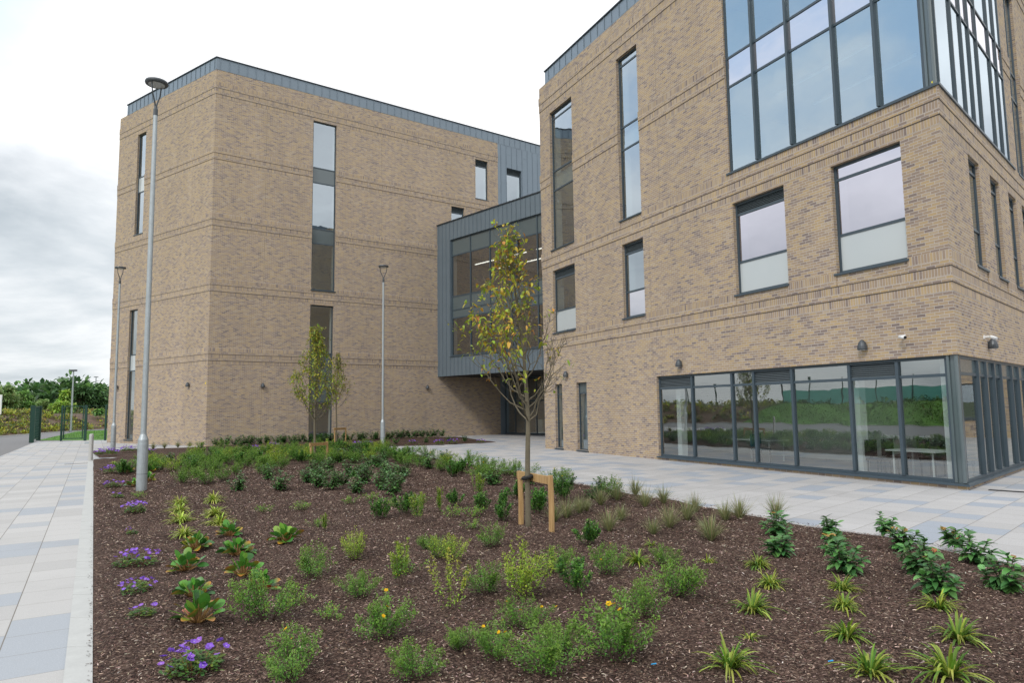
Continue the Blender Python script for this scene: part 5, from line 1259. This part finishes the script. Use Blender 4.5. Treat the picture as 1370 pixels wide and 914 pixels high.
WIL = [(.27, .39, .14), (.33, .45, .17), (.21, .33, .12), (.24, .39, .12)]; DK = [(.055, .13, .04), (.075, .165, .05), (.045, .10, .035), (.09, .19, .055)]; MIDG = [(.16, .31, .08), (.20, .36, .09), (.13, .26, .07), (.23, .40, .10)]
LG = [(.31, .47, .08), (.38, .53, .09), (.23, .40, .08)]
G = 'trees beyond the gate'
for i, (px, yt, hw, y, cols, lab) in enumerate([(-14, 506, 18, 84, WIL, 'pale willow-like tree at the very left edge'), (9, 510, 17, 86, WIL, 'pale green willow-like tree second from the left edge'), (29, 519, 13, 92, MIDG, 'mid-green bushy tree behind the open gate leaf'), (47, 518, 13, 150, DK, 'distant dark tree above the open gate leaf'),
        (68, 518, 14, 160, DK, 'distant dark tree left of the street lamp'), (58, 531, 14, 98, WIL, 'grey-green rounded bush behind the fence between the gates'), (38, 533, 12, 88, MIDG, 'mid-green low bush left of the grey-green one'), (87, 516, 8, 104, LG, 'slim birch-like tree just left of the street lamp'),
        (83, 533, 17, 92, LG, 'yellow-green rounded bush right in line with the closed gate'), (106, 514, 16, 112, DK, 'big dark tree right of the street lamp'), (127, 517, 16, 116, DK, 'big dark tree beside the brick corner'), (140, 520, 10, 122, DK, 'dark tree half hidden by the brick corner'), (134, 543, 9, 82, MIDG, 'low green bush by the brick corner'), (74, 541, 10, 100, MIDG, 'low bush left of the street lamp foot'),
        (-45, 508, 20, 84, MIDG, 'green tree just outside the left edge'), (105, 535, 14, 125, MIDG, 'mid-green tree in front of the big dark one')]):
    bg_tree(lab, px, yt, hw, y, cols, 200 + i, group=G, dens=1.15 if y > 80 else 1.0, lsz=.34 if y < 100 else .5)
# more trees above the banks, mirrored in the glazing
for i, (x, y, h) in enumerate([(-47, 10, 5), (-50, 19, 6), (-50, 31, 5.5), (-54, 44, 6)]):
    c = (x, y); r = 300 + i
    t_ = thing('broadleaf_tree', 'young tree on the grass bank out to the left, mirrored in the glazing', 'tree', (x, y, 3), 'trees on the grass bank')
    tb, B_, D_, rr = grow(r, h, 1.6, lambda q, ca: 1.1 * math.sin(math.pi * min(1, q * .9 + .12)), 18, lambda p: .8, .07, .1, 2)
    link('trunk', tb.mesh('trunk', BARK), t_); lm = LM(); n = len(B_); ln = .22 * rr.uniform(.6, 1.1, n); strips(lm, B_, D_, ln, ln * .6, OV4, rr.uniform(.1, .6, n), pick(MIDG, n, rr), .3); link('crown', lm.mesh('crown', LEAF), t_)
# far wood behind them
def far_wood():
    r = np.random.default_rng(77); lm = LM()
    for i in range(170):
        a = r.uniform(-52, -18); dist = r.uniform(150, 260); x, y = math.sin(R(a)) * dist, math.cos(R(a)) * dist; h = r.uniform(6.5, 10.5) * (.75 + dist / 800); n = 130; d = rdir(n, r, -.3, 1); cr = r.uniform(3, 5)
        b = np.array([x, y, h * .62]) + d * (cr * r.uniform(.5, 1.1, n))[:, None] * np.array([1.2, 1.2, .75]); ln = r.uniform(.7, 1.5, n); strips(lm, b, d + r.standard_normal((n, 3)) * .6, ln, ln * .7, [.4, 1, .2], r.uniform(0, .4, n), pick(DK + MIDG[:1], n, r, .2) * r.uniform(.8, 1.3), .2)
        b2 = np.stack([x + r.uniform(-cr, cr, 60), y + r.uniform(-2, 2, 60), r.uniform(0, h * .5, 60)], 1); strips(lm, b2, rdir(60, r, 0, 1), np.full(60, 1.6), np.full(60, 1.3), [.5, 1, .4], np.zeros(60), pick(DK, 60, r), .1)
    tag(link('far_wood', lm.mesh('far_wood', LEAF)), kind='stuff')
far_wood()
# young planting on the brown bank, and rough grass along its top
def bank_cover():
    r = np.random.default_rng(88); lm = LM()
    for i in range(800):
        k = r.integers(3, 7); a, b = np.array(base_[k]), np.array(base_[k + 1]); p = a + (b - a) * r.random(); d = (b - a) / np.linalg.norm(b - a); nn = np.array([-d[1], d[0]]); w_ = r.uniform(.5, 9); z = float(np.interp(w_, [0, .6, 2, 4, 5.6, 7.5], [0, .04, .3, .72, .95, 1])) * 2.05
        q = p + nn * w_; n = 34; s_ = r.uniform(.3, .65); dd = rdir(n, r, 0, 1); bb = np.array([q[0], q[1], z]) + dd * (s_ * r.random(n) ** .5)[:, None]; ln = r.uniform(.14, .32, n)
        cols = [(.44, .46, .06), (.32, .40, .06), (.22, .3, .06), (.5, .44, .08)] if r.random() < .6 else [(.10, .15, .05), (.13, .17, .06), (.2, .13, .07)]
        strips(lm, bb, dd + r.standard_normal((n, 3)) * .4, ln, ln * .6, [.4, 1, .2], r.uniform(0, .3, n), pick(cols, n, r), .2)
    n = 5000; 
    for k in range(3, 7):
        a, b = np.array(base_[k]), np.array(base_[k + 1]); m = n // 4; t_ = r.random((m, 1)); d = (b - a) / np.linalg.norm(b - a); nn = np.array([-d[1], d[0]]); q = a + (b - a) * t_ + nn * r.uniform(6, 12, (m, 1)); bb = np.concatenate([q, np.full((m, 1), 1.95)], 1)
        strips(lm, bb, rdir(m, r, .6, 1), r.uniform(.25, .6, m), np.full(m, .06), [1, .8, .1], r.uniform(0, .4, m), pick([(.25, .3, .06), (.18, .26, .05), (.3, .28, .1)], m, r), .1)
    for k in range(0, 3):
        a, b = np.array(base_[k]), np.array(base_[k + 1]); m = 6500; t_ = r.random((m, 1)); d = (b - a) / np.linalg.norm(b - a); nn = np.array([-d[1], d[0]]); w_ = r.uniform(.3, 8, m); q = a + (b - a) * t_ + nn * w_[:, None]
        bb = np.concatenate([q, (np.interp(w_, [0, .6, 2, 4, 5.6, 7.5], [0, .04, .3, .72, .95, 1]) * 2.0)[:, None]], 1); pt_ = .5 + .5 * np.sin(q[:, :1] * 1.7 + q[:, 1:] * .9) * np.sin(q[:, 1:] * 1.3)
        strips(lm, bb, rdir(m, r, .3, 1), r.uniform(.08, .3, m), np.full(m, .08), [1, .8, .1], r.uniform(0, .5, m), pick([(.10, .22, .03), (.14, .27, .04), (.07, .17, .03), (.2, .25, .06)], m, r) * (.6 + .7 * pt_), .1)
        for i in range(40):
            w0 = r.uniform(6.5, 9.5); q = a + (b - a) * r.random() + nn * w0; n = 40; dd = rdir(n, r, 0, 1); bb = np.array([q[0], q[1], 1.95]) + dd * (r.uniform(.25, .7) * r.random(n) ** .5)[:, None]; ln = r.uniform(.12, .3, n)
            strips(lm, bb, dd + r.standard_normal((n, 3)) * .4, ln, ln * .6, [.4, 1, .2], r.uniform(0, .3, n), pick(MIDG + DK, n, r), .2)
    tag(link('bank_planting', lm.mesh('bank_planting', LEAF)), kind='stuff')
bank_cover()
def lawn_blades():
    r = np.random.default_rng(99); lm = LM(); n = 9000; u, v = r.random(n), r.random(n); x = -37 + (-49 + 37) * v + u * (11 - 2 * v) ; y = 54 + 25 * v + 0 * u
    b = np.stack([x, y, np.full(n, -.01)], 1); strips(lm, b, rdir(n, r, .5, 1), r.uniform(.05, .12, n), np.full(n, .03), [1, .8, .1], r.uniform(0, .4, n), pick([(.10, .26, .02), (.13, .3, .03), (.08, .2, .02)], n, r), .1)
    tag(link('lawn_grass', lm.mesh('lawn_grass', LEAF)), kind='stuff')
lawn_blades()
